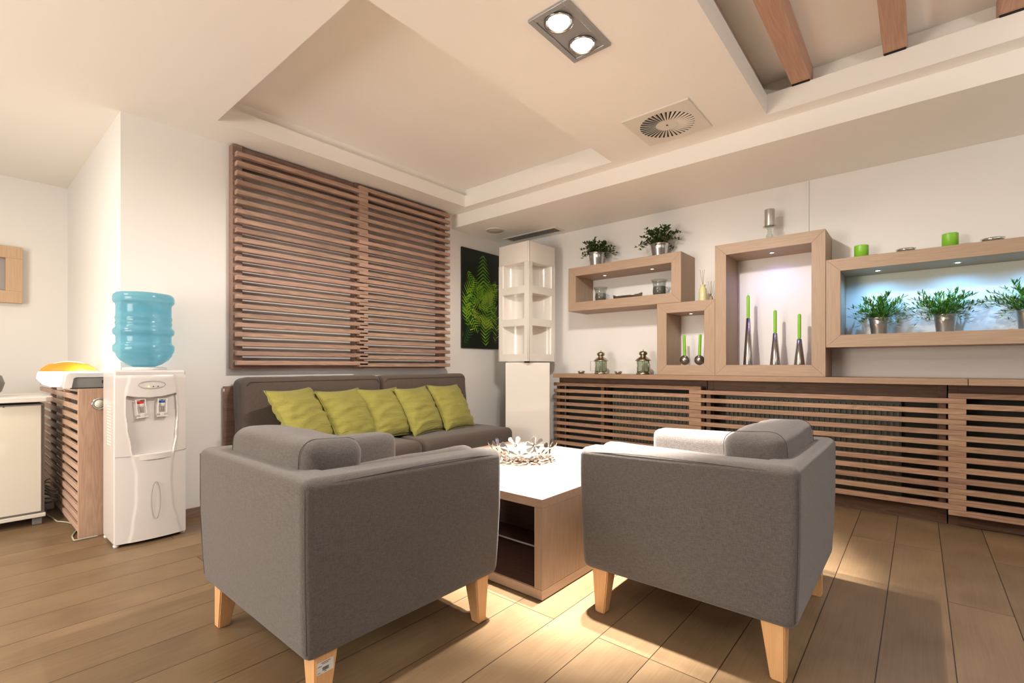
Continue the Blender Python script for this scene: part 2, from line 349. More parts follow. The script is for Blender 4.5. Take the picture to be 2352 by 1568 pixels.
M_ZINC = plain('zinc_pot', (0.55, 0.55, 0.54), 0.28, metal=1.0, var=0.15)
M_BRASS = plain('antique_metal', (0.42, 0.37, 0.28), 0.22, metal=1.0)
M_RAD = plain('radiator_enamel', (0.17, 0.175, 0.145), 0.5)
M_RADW = plain('white_radiator_enamel', (0.78, 0.77, 0.72), 0.4)
M_RED = plain('red_plastic', (0.65, 0.03, 0.02), 0.4)
M_BLUE = plain('blue_plastic', (0.02, 0.12, 0.42), 0.4)
M_CANDLE = plain('green_wax', (0.22, 0.52, 0.035), 0.4)
M_SILVERWAX = plain('silver_wax', (0.50, 0.47, 0.43), 0.35, metal=0.7)
M_YELLOW = plain('pale_yellow_glass', (0.70, 0.66, 0.36), 0.2)
M_STICK = plain('reed_stick', (0.40, 0.27, 0.17), 0.7)
M_SAND = plain('grey_sand', (0.21, 0.20, 0.185), 0.9, var=0.3, bump=0.5, bscale=400)
M_LEAFD = plain('dark_leaf', (0.028, 0.060, 0.012), 0.4, var=0.5)
M_LEAFD2 = plain('olive_leaf', (0.075, 0.105, 0.022), 0.4, var=0.4)
M_LEAFB = plain('bright_leaf', (0.07, 0.22, 0.025), 0.4, var=0.4)
M_LEAFB2 = plain('light_leaf', (0.17, 0.36, 0.05), 0.4, var=0.3)
M_LEAFB3 = plain('deep_leaf', (0.025, 0.11, 0.03), 0.4, var=0.3)
M_GLASS = glass('clear_glass', (0.84, 0.86, 0.84), 0.2)
M_GLASSG = glass('green_tinted_glass', (0.72, 0.80, 0.70), 0.4)
M_ALU = plain('satin_aluminium', (0.42, 0.41, 0.40), 0.22, metal=1.0)
M_SOIL = plain('soil', (0.03, 0.02, 0.012), 0.95)
M_LABEL = plain('label_paper', (0.72, 0.72, 0.72), 0.5)
M_CABLE = plain('grey_cable', (0.42, 0.39, 0.31), 0.5)
M_BLANK = plain('speaker_cloth', (0.55, 0.52, 0.46), 0.7, bump=0.4, bscale=500)
M_BULB = emit('lit_bulb', (1.0, 0.96, 0.90), 60)
M_LEDW = emit('cool_led', (0.85, 0.93, 1.0), 25)
M_LEDS = emit('small_led', (1.0, 0.95, 0.9), 8)
M_LEDY = emit('yellow_led', (1.0, 0.8, 0.15), 3)

# ------------------------------------------------------------ room shell
YL, XR = 3.66, 4.235
b = MB(); b.box(-3.2, XR + 0.1, -3.2, 5.72, -0.06, 0); struct(b.build('floor', M_FLOOR))
b = MB(); b.box(0.674, XR + 0.12, YL, YL + 0.12, 0, 2.56); struct(b.build('wall_left', M_WALL))
b = MB(); b.box(0.674, 0.80, YL + 0.12, 5.74, 0, 2.56); struct(b.build('wall_alcove', M_WALL))
b = MB(); b.box(-3.2, 0.674, 5.62, 5.74, 0, 2.56); struct(b.build('wall_back', M_WALL))
b = MB(); b.box(XR, XR + 0.12, -3.2, YL, 0, 2.56); struct(b.build('wall_right', M_WALL))
b = MB()
Z = 2.53; TX0, TX1, TY0, TY1 = 1.092, 3.235, 1.76, 3.34; RX0, RX1, RY0, RY1 = -0.6, 3.24, -2.6, 0.71; SX = 3.35; SZ = 2.404
def cb(x0, x1, y0, y1, z0, z1): b.box(x0, x1, y0, y1, z0, z1)
zt = 2.64                                            # lip of the tray
cb(-3.2, TX0, RY1, 5.74, Z, zt); cb(TX0, SX, TY1, 5.74, Z, zt); cb(TX1, SX, RY1, TY1, Z, zt); cb(TX0, TX1, RY1, TY0, Z, zt)
cb(-3.2, RX0, -3.2, RY1, Z, 2.655); cb(RX1, SX, -3.2, RY1, Z, 2.655); cb(RX0, RX1, -3.2, RY0, Z, 2.655)
cb(RX0, RX1, RY1, RY1 + 0.04, zt, 2.655)
# upper walls of the tray, set back behind the lip
s_ = 0.035
cb(TX0 - s_ - .05, TX0 - s_, TY0 - s_ - .05, TY1 + s_ + .05, zt, 2.75); cb(TX1 + s_, TX1 + s_ + .05, TY0 - s_ - .05, TY1 + s_ + .05, zt, 2.75)
cb(TX0 - s_, TX1 + s_, TY1 + s_, TY1 + s_ + .05, zt, 2.75); cb(TX0 - s_, TX1 + s_, TY0 - s_ - .05, TY0 - s_, zt, 2.75)
cb(TX0 - .1, TX1 + .1, TY0 - .1, TY1 + .1, 2.71, 2.78)
# upper walls and top of the beamed recess
cb(RX1 + .10, RX1 + .16, RY0 - .1, RY1 + .1, 2.655, 2.85); cb(RX0 - .1, RX1 + .1, RY1 + .04, RY1 + .10, 2.655, 2.85)
cb(RX0 - .16, RX0 - .10, RY0 - .1, RY1 + .1, 2.655, 2.85); cb(RX0 - .1, RX1 + .1, RY0 - .16, RY0 - .10, 2.655, 2.85)
cb(RX0 - .16, RX1 + .16, RY0 - .16, RY1 + .16, 2.77, 2.86)
struct(b.build('ceiling', M_CEIL))
b = MB(); b.box(SX, XR + 0.12, -3.2, YL, SZ, 2.75); struct(b.build('trim_1', M_CEIL))                 # dropped soffit along the shelf wall
b = MB(); b.box(0.70, 3.9, YL - 0.012, YL, 0, 0.062, 0.002); struct(b.build('baseboard_left', M_FRX))
b = MB(); b.box(XR - 0.012, XR, 0.637, 0.649, 1.93, SZ, 0.002); struct(b.build('trim_2', M_WALL))        # thin cable trunking

# three visible oak beams
for i, (y0, y1, lab) in enumerate(((0.480, 0.578, 'oak ceiling beam closest to the corner of the beamed recess'),
                                   (0.048, 0.147, 'second oak ceiling beam from the corner of the beamed recess'),
                                   (-0.385, -0.287, 'oak ceiling beam at the picture corner, farthest from the ceiling vent'))):
    r = thing('ceiling_beam', lab, 'beam', (1.3, (y0 + y1) / 2, 2.66), 0, 'oak beams in the ceiling recess'); r['kind'] = 'thing'
    m = MB(); m.box(-0.66, 3.325, y0, y1, 2.662, 2.775, 0.003); m.build('timber', M_BEAM, r, True)
    m = MB(); m.box(3.235, 3.335, y0 + 0.004, y1 - 0.004, 2.652, 2.662); m.build('bracket_or_gap_strip', M_VOID, r, True)  # dark strip painting the shaded gap between beam end and lip

# ------------------------------------------------------------ ceiling fittings
r = thing('twin_downlight', 'square-cornered chrome twin spotlight recessed in the white ceiling, both bulbs lit', 'ceiling light', (1.852, 1.218, 2.53))
m = MB()
x0, x1, y0, y1 = 1.664, 2.040, 1.114, 1.322; f = 0.026
for a in ((x0, x1, y0, y0 + f), (x0, x1, y1 - f, y1), (x0, x0 + f, y0 + f, y1 - f), (x1 - f, x1, y0 + f, y1 - f)): m.box(a[0], a[1], a[2], a[3], 2.518, 2.530, 0.002)
m.build('frame', M_FIX, r, True)
m = MB(); m.box(x0 + f, x1 - f, y0 + f, y1 - f, 2.5235, 2.5285); m.build('reflector_plate', M_FIX, r, True)
for x in (1.755, 1.95):
    m = MB(); m.lathe([(0.062, 2.5235), (0.066, 2.516), (0.058, 2.514), (0.054, 2.5235)], (x, 1.218, 0), 32); ring = m.build('lamp_ring', M_STEEL, r, True)
    m = MB(); m.lathe([(0.0, 2.5225), (0.050, 2.5225), (0.044, 2.512), (0.0, 2.508)], (x, 1.218, 0), 24)
    bm_ = m.build('bulb', M_BULB, ring); bm_.data.transform(Matrix.Translation((-1.852, -1.218, -2.53)))
r = thing('air_diffuser', 'white square ceiling air diffuser with round swirl of slots', 'air vent', (2.945, 1.215, 2.53))
m = MB(); m.box(2.735, 3.155, 1.005, 1.425, 2.520, 2.530, 0.002); m.build('plate', M_CREAM, r, True)
m = MB()
for k in range(36):
    a = 2 * PI * k / 36; ca, sa = math.cos(a), math.sin(a); cx, cy = 2.945, 1.215
    t = Matrix.Translation((cx, cy, 2.5195)) @ Matrix.Rotation(a, 4, 'Z') @ Matrix.Rotation(0.12, 4, 'X')
    m._new([t @ Vector(v) for v in ((0.070, -0.0015, 0), (0.165, -0.0055, 0), (0.165, 0.0055, 0), (0.070, 0.0015, 0), (0.070, -0.0015, -.0006), (0.165, -0.0055, -.0006), (0.165, 0.0055, -.0006), (0.070, 0.0015, -.0006))],
           ((0, 1, 2, 3), (7, 6, 5, 4), (0, 4, 5, 1), (1, 5, 6, 2), (2, 6, 7, 3), (3, 7, 4, 0)))
m.build('slot', M_VOID, r, True)
m = MB()
for k in range(36):
    a = 2 * PI * (k + 0.42) / 36
    t = Matrix.Translation((2.945, 1.215, 2.5185)) @ Matrix.Rotation(a, 4, 'Z') @ Matrix.Rotation(-0.5, 4, 'X')
    m.box(0.068, 0.166, -0.004, 0.006, -0.0012, 0.0, 0, 1, t)
m.build('blade', M_CREAM, r, True)
m = MB(); m.lathe([(0, 2.5195), (0.006, 2.5195), (0.006, 2.517), (0, 2.517)], (2.945, 1.215, 0), 12); m.build('screw', M_DARK, r, True)
r = thing('linear_vent', 'narrow dark slotted air grille in the lowered ceiling above the white column', 'air vent', (4.06, 3.15, SZ))
m = MB()
for a in ((3.975, 4.145, 2.80, 2.83), (3.975, 4.145, 3.48, 3.51), (3.975, 3.995, 2.83, 3.48), (4.125, 4.145, 2.83, 3.48)): m.box(*a, SZ - 0.008, SZ, 0.001)
m.build('frame', M_CREAM, r, True)
m = MB(); m.box(3.995, 4.125, 2.83, 3.48, SZ - 0.002, SZ); m.build('dark_sheet', M_VOID, r, True)
m = MB()
for k in range(30): y = 2.84 + k * 0.0215; m.box(3.995, 4.125, y, y + 0.006, SZ - 0.007, SZ - 0.002)
for k in range(3): x = 4.02 + k * 0.035; m.box(x, x + 0.004, 2.83, 3.48, SZ - 0.006, SZ - 0.002)
m.build('blade', M_GREY, r, True)
r = thing('ceiling_speaker', 'round flush speaker in the lowered ceiling, beside the slotted grille', 'speaker', (3.685, 3.355, SZ))
m = MB(); m.lathe([(0.105, SZ), (0.105, SZ - 0.006), (0.092, SZ - 0.012), (0.088, SZ - 0.006), (0.088, SZ)], (3.685, 3.355, 0), 40); m.build('ring', M_CREAM, r, True)
m = MB(); m.lathe([(0, SZ - 0.008), (0.088, SZ - 0.008), (0.088, SZ - 0.001), (0, SZ - 0.001)], (3.685, 3.355, 0), 40); m.build('grille', M_BLANK, r, True)

# ------------------------------------------------------------ slatted panel on the left wall
r = thing('slatted_wall_panel', 'large dark oak panel of horizontal slats hung on the wall above the sofa', 'wall panel', (2.25, YL, 0.97))
for a in ((1.266, 1.33, 0.975, 2.525), (2.20, 2.29, 0.975, 2.525), (3.13, 3.20, 0.975, 2.525)):
    m = MB(); m.box(a[0], a[1], 3.590, YL - .001, a[2], a[3], 0.003); m.build('upright', M_FRX, r, True)
for a in ((1.33, 2.20, 2.39, 2.522), (2.29, 3.13, 2.42, 2.522), (1.33, 2.20, 0.978, 1.02), (2.29, 3.13, 0.978, 1.03)):
    m = MB(); m.box(a[0], a[1], 3.600, YL - .001, a[2], a[3], 0.002); m.build('rail', M_FRX, r, True)
m = MB()
for k in range(23): z = 2.467 - 0.0651 * k; m.box(1.278, 2.30, 3.543, 3.590, z - 0.032, z, 0.0035)
m.build('slat', M_SLAT, r, True)
m = MB()
for k in range(24): z = 2.465 + 0.033 - 0.0642 * k; m.box(2.218, 3.228, 3.543, 3.590, z - 0.032, z, 0.0035)
m.build('slat', M_SLAT, r, True)
for z in (1.08, 1.44):
    m = MB(); m.lathe([(0, 0), (0.006, 0), (0.005, 0.004), (0, 0.005)], (0, 0, 0), 10, Matrix.Translation((1.305, 3.5955, z)) @ Matrix.Rotation(PI / 2, 4, 'X')); m.build('screw', M_CHROME, r, True)

# ------------------------------------------------------------ radiator covers and worktop on the right wall
def cover(label, y0, y1, ys0, ys1, ztop, n, posts):
    r = thing('radiator_cover', label, 'radiator cover', (4.1, (y0 + y1) / 2, 0), 0, 'slatted radiator covers under the oak worktop')
    for z0_, z1_ in ((0.795, 0.880), (0.0, 0.088)): m = MB(); m.box(4.100, 4.125, y0 + .003, y1 - .003, z0_, z1_, 0.002); m.build('rail', M_FRY, r, True)
    for p in posts:
        m = MB(); m.box(4.098, 4.127, p, p + 0.046, 0.0, 0.881, 0.002); m.build('upright', M_FRY, r, True)
        m = MB(); m.box(4.046, 4.097, p + .006, p + .040, 0.088, 0.80); m.build('batten', M_FRY, r, True)
    m = MB()
    for k in range(n): z = ztop - 0.0653 * k; m.box(4.0, 4.045, ys0, ys1, z - 0.0325, z, 0.003)
    m.build('slat', M_SLATY, r, True)
    m = MB(); m.box(4.224, 4.233, y0 + .002, y1 - .002, 0.0, 0.880); m.build('dark_sheet', M_SLATSHADE, r, True)  # dark sheet added to paint the shade behind the slats
    return r
cover('slatted oak radiator cover next to the white column, under the lanterns', 1.345, 2.84, 1.364, 2.84, 0.829, 11, (1.347, 2.28, 2.79))
cover('slatted oak radiator cover behind the right armchair, under the tall box shelf', -0.136, 1.344, -0.219, 1.463, 0.798, 11, (-0.134, 1.296))
cover('slatted oak radiator cover at the picture edge, past the worktop joint', -1.7, -0.137, -1.72, -0.137, 0.831, 12, (-1.69, -0.186))
def radiator(label, y0, y1, mt):
    r = thing('radiator', label, 'radiator', (4.18, (y0 + y1) / 2, 0.1), 0, 'radiators behind the slats')
    m = MB(); m.box(4.165, 4.215, y0, y1, 0.12, 0.76, 0.006)
    n = int((y1 - y0) / 0.033)
    for k in range(n): y = y0 + 0.01 + k * 0.033; m.box(4.155, 4.165, y, y + 0.020, 0.14, 0.74, 0.003)
    m.build('panel', mt, r, True)
    for y in (y0 + .1, y1 - .12): m = MB(); m.box(4.17, 4.232, y, y + 0.02, 0.0, 0.14); m.build('foot', mt, r, True)
radiator('grey-green radiator seen between slats next to the white column', 1.50, 2.26, M_RAD)
radiator('grey-green radiator seen between slats behind the right armchair', 0.09, 1.22, M_RAD)
for (y0, y1, lab) in ((-0.219, 2.78, 'long oak worktop over the radiator covers, reaching the white column'), (-1.72, -0.222, 'short end piece of the oak worktop at the picture edge')):
    m = MB(); m.box(3.90, XR - .001, y0, y1, 0.882, 0.921, 0.0025)
    tag(m.build('worktop', M_TOP), lab, 'worktop', 'oak worktop pieces')

# ------------------------------------------------------------ box shelves
def box_shelf(label, y0, y1, z0, z1, leds, ledmat, t=0.083):
    xf, xb = 3.91, XR - 0.001
    r = thing('box_shelf', label, 'shelf', ((xf + xb) / 2, (y0 + y1) / 2, z0), 0, 'open oak box shelves on the right wall')
    def board(p, mt):                                   # mitred board, outline in (y, z)
        m = MB(); m.prism(p, 'x', xf, xb, 0.0015, seg=1); return m.build('board', mt, r, True)
    board([(y0, z1), (y1, z1), (y1 - t, z1 - t), (y0 + t, z1 - t)], M_BOXH)
    board([(y0, z0), (y0 + t, z0 + t), (y1 - t, z0 + t), (y1, z0)], M_BOXH)
    board([(y0, z0), (y0, z1), (y0 + t, z1 - t), (y0 + t, z0 + t)], M_BOXV)
    board([(y1, z0), (y1 - t, z0 + t), (y1 - t, z1 - t), (y1, z1)], M_BOXV)
    for y in leds:
        m = MB(); m.lathe([(0.022, 0), (0.022, -0.003), (0.015, -0.0045), (0.015, 0)], (4.05, y, z1 - t), 24); rg = m.build('spotlight', M_CHROME, r, True)
        m = MB(); m.lathe([(0, -0.001), (0.014, -0.001), (0.011, -0.005), (0, -0.006)], (4.05 - r.location.x, y - r.location.y, z1 - t - r.location.z), 20); m.build('lens', ledmat, rg)
    return r
box_shelf('wide oak box shelf under the two dark plants, holding two glass mugs', 1.495, 2.601, 1.524, 1.943, (2.281, 1.806), M_LEDS)
box_shelf('small oak box shelf on the worktop with two ball candle holders', 1.226, 1.701, 0.922, 1.523, (1.464,), M_LEDS)
box_shelf('tall oak box shelf on the worktop with three green tapers inside', 0.491, 1.225, 0.922, 1.942, (0.852,), M_LEDW)
box_shelf('long oak box shelf lit blue with potted bamboo plants inside', -1.25, 0.489, 1.124, 1.724, (0.212, -0.182, -0.58, -0.97), M_LEDW)
def led(y, z, e, col, size=2.3, blend=0.6, tilt=0.0): light('SPOT', 'shelf_spot', (4.05, y, z - 0.012), e, col, rot=(0, tilt, 0), spot_size=size, spot_blend=blend, shadow_soft_size=0.008)
for y in (2.281, 1.806): led(y, 1.86, 0.5, (0.95, 0.95, 1.0))
led(1.464, 1.44, 0.5, (0.95, 0.9, 1.0))
led(0.852, 1.859, 3.2, (0.26, 0.28, 1.0), 2.8, 0.9)
for y in (0.212, -0.182, -0.58, -0.97): led(y, 1.641, 7.5, (0.16, 0.52, 1.0), 2.9, 0.9)

# ------------------------------------------------------------ small things on the shelves
def leaf_mesh(m, base, d, L, W, up, curl=0.25, n=4):
    d = d.normalized(); side = d.cross(up)
    if side.length < 1e-4: side = d.orthogonal()
    side.normalize(); nn = side.cross(d).normalized()
    L_, R_, Cc = [], [], []
    for i in range(n + 1):
        t = i / n; p = base + d * L * t - Vector((0, 0, 1)) * curl * L * t * t
        wd = W * (math.sin(PI * min(1, t * 0.93 + 0.05)) ** 0.8) / 2 if i < n else 0.0003
        Cc.append(p - nn * wd * 0.35); L_.append(p + side * wd); R_.append(p - side * wd)
    vs = L_ + Cc + R_; k = n + 1; fs = []
    for i in range(n):
        fs.append((i, i + 1, k + i + 1, k + i)); fs.append((k + i, k + i + 1, 2 * k + i + 1, 2 * k + i))
    m._new(vs, fs, True)
def plant(name, label, group, x, y, z, pr, ph, kind, seed, W=0.13, H=0.17):
    rnd = random.Random(seed)
    r = thing(name, label, 'potted plant', (x, y, z), 0, group)
    m = MB(); rt = pr; rb = pr * 0.74
    prof = [(0, 0), (rb, 0), (rb + .001, .003)]
    for t in (0.62, 0.66, 0.69, 0.73, 0.76): prof.append((rb + (rt - rb) * t + (0.0012 if t in (0.66, 0.73) else 0), ph * t))
    prof += [(rt - .001, ph * 0.93), (rt + .0015, ph * 0.95), (rt + .0015, ph), (rt - .002, ph), (rt - .003, ph - .012), (0, ph - .012)]
    m.lathe(prof, n=32); pot = m.build('pot', M_ZINC, r)
    m = MB(); m.rec = False
    ctr = Vector((0, 0, ph - 0.01))
    if kind == 'dark':
        m2 = MB()
        for s in range(56):
            a = rnd.uniform(0, 2 * PI); el = rnd.uniform(0.05, 1.45); d = Vector((math.cos(a) * math.cos(el) * 1.15, math.sin(a) * math.cos(el) * 1.15, math.sin(el)))
            SL = rnd.uniform(0.65, 1.0) * (W * math.cos(el) + H * math.sin(el)) ; pts = []
            p0 = ctr + Vector((math.cos(a), math.sin(a), 0)) * rnd.uniform(0, 0.55) * pr
            for i in range(6): t = i / 5; pts.append(p0 + d * SL * 0.85 * t + Vector((0, 0, 0.02 * math.sin(PI * t) - 0.035 * t * t * (1.3 - el))))
            m2.tube(pts, 0.0011, 4)
            for i in range(1, 6):
                for k in range(3):
                    b_ = rnd.uniform(0, 2 * PI); dd = d * 0.55 + Vector((math.cos(b_), math.sin(b_), rnd.uniform(-.2, .7))) * 0.7
                    m.mi = rnd.choice((0, 0, 0, 1))
                    leaf_mesh(m, pts[i], dd, rnd.uniform(0.026, 0.038), rnd.uniform(0.013, 0.018), Vector((0, 0, 1)), 0.12, 3)
        m.build('foliage', [M_LEAFD, M_LEAFD2], r); m2.build('stem', M_LEAFD2, r)
    else:
        m2 = MB()
        for s in range(72):
            a = rnd.uniform(0, 2 * PI); el = math.asin(rnd.uniform(0.02, 0.99)); d = Vector((math.cos(a) * math.cos(el), math.sin(a) * math.cos(el), math.sin(el)))
            SL = (W * math.cos(el) + H * math.sin(el)) * rnd.uniform(0.6, 1.0); pts = []
            p0 = ctr + Vector((math.cos(a), math.sin(a), 0)) * rnd.uniform(0, 0.6) * pr
            for i in range(8): t = i / 7; pts.append(p0 + d * SL * 0.9 * t + Vector((0, 0, 0.03 * math.sin(PI * t * .8) - 0.055 * t * t * (1.2 - el * .6))))
            m2.tube(pts, 0.0008, 4)
            for i in range(1, 8):
                for k in range(3):
                    b_ = rnd.uniform(0, 2 * PI); dd = d * 0.95 + Vector((math.cos(b_), math.sin(b_), rnd.uniform(-.4, .7))) * 0.6
                    m.mi = rnd.choice((0, 0, 1, 2))
                    leaf_mesh(m, pts[i], dd, rnd.uniform(0.028, 0.045), rnd.uniform(0.0055, 0.0085), Vector((0, 0, 1)), 0.10, 3)
        m.build('foliage', [M_LEAFB, M_LEAFB2, M_LEAFB3], r); m2.build('stem', M_LEAFB2, r)
    m = MB(); m.lathe([(0, ph - .011), (rt - .004, ph - .011), (0, ph - .006)], n=20); m.build('soil', M_SOIL, pot)
    return r
TOP1 = 1.943
plant('potted_plant', 'smaller dark-leaved plant in a zinc pot at the column end of the box shelf top', 'dark plants on the box shelf', 4.07, 2.381, TOP1, 0.076, 0.145, 'dark', 3, 0.15, 0.125)
plant('potted_plant', 'fuller dark-leaved plant in a zinc pot above the right end of its box shelf', 'dark plants on the box shelf', 4.07, 1.748, TOP1, 0.078, 0.128, 'dark', 11, 0.165, 0.145)
G4 = 'bamboo plants in the blue-lit shelf'
plant('potted_bamboo', 'feathery bright green plant in a zinc pot, nearest the tall box shelf', G4, 4.07, 0.206, 1.207, 0.057, 0.115, 'b', 21, 0.150, 0.165)
plant('potted_bamboo', 'feathery bright green plant in a zinc pot, tallest, below the second blue spotlight', G4, 4.07, -0.125, 1.207, 0.057, 0.115, 'b', 22, 0.155, 0.185)
plant('potted_bamboo', 'feathery bright green plant in a zinc pot, cut by the picture edge', G4, 4.07, -0.487, 1.207, 0.057, 0.118, 'b', 23, 0.145, 0.195)

def mug(label, x, y, z, s, rz):
    r = thing('glass_mug', label, 'glass', (x, y, z), rz, 'glass mugs in the wide box shelf')
    m = MB(); R = 0.056 * s; H = 0.140 * s
    m.lathe([(0, 0), (R * .72, 0), (R * .95, .012), (R * 1.0, H * .35), (R * .93, H * .6), (R * .98, H * .8), (R * 1.18, H), (R * 1.13, H), (R * .92, H * .8), (R * .87, H * .6), (R * .94, H * .35), (R * .86, .014), (0, .006)], n=36); m.rec = True
    m.build('cup', M_GLASS, r)
    m = MB(); m.lathe([(0, .007), (R * .84, .015), (R * .92, H * .35), (R * .86, H * .6), (0, H * .6 + .003)], n=28); m.build('sand', M_SAND, r)
    m = MB(); m.tube([(R * .9 + 0.034 * s * math.sin(PI * t / 10), 0, H * (.14 + .42 * t / 10)) for t in range(11)], 0.0035, 8); m.build('handle', M_GLASS, r)
mug('glass mug half full of grey sand, by the white column', 4.06, 2.330, 1.607, 1.0, -1.1)
mug('glass mug half full of grey sand, at the small shelf end of its box', 4.06, 1.745, 1.607, 1.05, -1.7)
r = thing('leaf_dish', 'shallow silver leaf-shaped dish between the two glass mugs', 'dish', (4.06, 2.05, 1.607))
m = MB(); m.rec = False; vs = []; fs = []; NU, NV = 24, 8
for i in range(NU + 1):
    t = i / NU; wd = 0.052 * math.sin(PI * t) ** 0.7 + 0.001
    for j in range(NV + 1):
        s = -1 + 2 * j / NV; vs.append((s * wd, -0.145 + 0.29 * t, 0.004 + 0.030 * abs(s) ** 2 + 0.022 * abs(2 * t - 1) ** 3))
for i in range(NU):
    for j in range(NV): q = i * (NV + 1) + j; fs.append((q, q + 1, q + NV + 2, q + NV + 1))
k = len(vs); vs += [(v[0], v[1], v[2] - 0.003) for v in vs]; fs += [tuple(k + i for i in f[::-1]) for f in fs]
m._new(vs, fs, True); m.build('bowl', M_STEEL, r)
m = MB(); m.tube([(0.05 * math.sin(a) * (abs(math.sin(a)) ** -.15 if abs(math.sin(a)) > .05 else 1), -0.145 * math.cos(a), 0.034 + 0.014 * abs(math.cos(a)) ** 3) for a in [2 * PI * i / 40 for i in range(40)]], 0.003, 6, True); m.build('rim', M_CHROME, r)

def diffuser(name, label, x, y, z, h, R, mt, sticks, sl, seed):
    r = thing(name, label, 'reed diffuser', (x, y, z), 0, 'reed diffusers on the small box shelf'); rnd = random.Random(seed)
    m = MB(); m.lathe([(0, 0), (R, 0), (R * 1.02, .006), (R * .86, h * .75), (R * .55, h * .88), (R * .5, h * .92), (R * .62, h * .93), (R * .62, h), (R * .4, h), (0, h * .96)], n=28); m.build('bottle', mt, r)
    for k in range(sticks):
        a = 2 * PI * k / sticks + 0.4; t = rnd.uniform(.08, .2); m = MB()
        m.tube([(0, 0, h * .9), (math.cos(a) * t * sl, math.sin(a) * t * sl, h * .9 + sl)], 0.0014, 5); m.build('reed', M_STICK, r)
diffuser('reed_diffuser', 'pale yellow bottle with reeds standing on the small box shelf', 4.07, 1.372, 1.524, 0.148, 0.034, M_YELLOW, 3, 0.14, 2)
diffuser('reed_diffuser', 'low brown jar with four upright reeds beside the pale yellow bottle', 4.09, 1.312, 1.524, 0.050, 0.018, M_STICK, 4, 0.13, 5)

def lantern(label, x, y, open_door):
    r = thing('lantern', label, 'lantern', (x, y, 0.921), 0.3, 'small metal lanterns on the worktop'); R = 0.062; n = 6
    m = MB(); m.lathe([(0, 0), (R * 1.0, 0), (R * 1.02, .004), (R * .98, .016), (R * .86, .020), (R * .86, .024), (0, .024)], n=24); m.build('base', M_BRASS, r)
    m = MB()
    for k in range(n): a = 2 * PI * k / n; m.tube([(R * .9 * math.cos(a), R * .9 * math.sin(a), .02), (R * .9 * math.cos(a), R * .9 * math.sin(a), .125)], 0.0022, 6)
    for z in (.026, .122): m.tube([(R * .9 * math.cos(2 * PI * k / n), R * .9 * math.sin(2 * PI * k / n), z) for k in range(n)], 0.002, 6, True)
    m.build('cage', M_BRASS, r)
    m = MB(); m.lathe([(R * .86, .026), (R * .86, .122)], n=6, smooth=False); m.rec = False; m.build('pane', M_GLASSG, r)
    m = MB(); m.lathe([(R * 1.1, .122), (R * 1.14, .126), (R * 1.0, .134), (R * .75, .150), (R * .5, .158), (R * .42, .162), (R * .42, .172), (R * .55, .176), (R * .62, .186), (R * .56, .200), (R * .36, .208), (R * .2, .211), (0, .212)], n=24); m.build('roof', M_BRASS, r)
    m = MB(); m.tube([(0.018 * math.cos(t), 0, .208 + 0.018 * math.sin(t)) for t in [PI * i / 10 for i in range(11)]], 0.0016, 6); m.build('handle', M_BRASS, r)
    if open_door:
        m = MB(); ca, sa = math.cos(2.0), math.sin(2.0)
        p = Vector((R * .9 * math.cos(2.09), R * .9 * math.sin(2.09), 0)); d = Vector((-.25, 1, 0)).normalized() * 0.046
        m.tube([p + Vector((0, 0, .028)), p + d + Vector((0, 0, .028)), p + d + Vector((0, 0, .12)), p + Vector((0, 0, .12))], 0.0022, 6, True); m.build('door', M_BRASS, r)
    m = MB(); m.lathe([(0, .024), (.018, .024), (.019, .034), (.016, .034), (0, .030)], n=16); m.build('tealight_cup', M_CHROME, r)
lantern('small antique metal lantern with its glass door open', 4.05, 2.322, True)
lantern('small antique metal lantern with closed door, beside the small box shelf', 4.05, 1.892, False)
def dish(name, label, cat, group, x, y, z, R, h, mt=M_CHROME):
    m = MB(); m.lathe([(0, 0), (R * .62, 0), (R * .92, h * .6), (R, h), (R * .96, h), (R * .86, h * .6), (R * .55, .004), (0, .004)], (x, y, z), 32)
    tag(m.build(name, mt), label, cat, group)
GT = 'small steel cups on the worktop'
dish('tealight_holder', 'small steel tealight cup next to the white column', 'candle holder', GT, 3.96, 2.485, 0.921, 0.036, 0.028)
dish('tealight_holder', 'small steel tealight cup standing between the two lanterns', 'candle holder', GT, 3.96, 2.091, 0.921, 0.036, 0.028)
GD = 'shallow steel dishes on the long box shelf'
dish('steel_dish', 'shallow steel dish between the two green pillar candles', 'dish', GD, 4.04, 0.066, 1.724, 0.052, 0.034)
dish('steel_dish', 'shallow steel dish past the larger green pillar candle, near the picture edge', 'dish', GD, 4.04, -0.335, 1.724, 0.054, 0.034)
def taper(label, group, x, y, z, h, R=0.0115, wick=True, tilt=(0, 0), white=False):
    r = thing('taper_candle', label, 'candle', (x, y, z), 0, group); t = Matrix.Rotation(tilt[0], 4, 'X') @ Matrix.Rotation(tilt[1], 4, 'Y')
    m = MB(); m.lathe([(0, 0), (R * .85, 0), (R * .9, .012), (R, .02), (R, h - .012), (R * .8, h - .003), (R * .3, h), (0, h + .001)], n=20, mat=t); m.build('wax', M_CANDLE, r)
    if wick:
        m = MB(); m.tube([t @ Vector((0, 0, h - .002)), t @ Vector((.001, 0, h + .010)), t @ Vector((.004, 0, h + .018))], 0.0013, 5); m.build('wick', M_LABEL if white else M_CANDLE, r)
def cone(label, x, y, z, h, rb, rt):
    m = MB(); m.lathe([(0, 0), (rb, 0), (rb, .004), (rt, h), (rt * .85, h), (rt * .85, h - .006), (0, h - .006)], (x, y, z), 40)
    tag(m.build('candlestick', M_STEEL), label, 'candle holder', 'conical steel candlesticks in the tall box shelf')
GC = 'green tapers in the tall box shelf'; SB = 1.005
cone('tallest conical steel candlestick in the tall box shelf', 4.07, 1.023, SB, 0.366, 0.036, 0.0135); taper('green taper in the tallest conical candlestick', GC, 4.07, 1.023, SB + .361, 0.185)
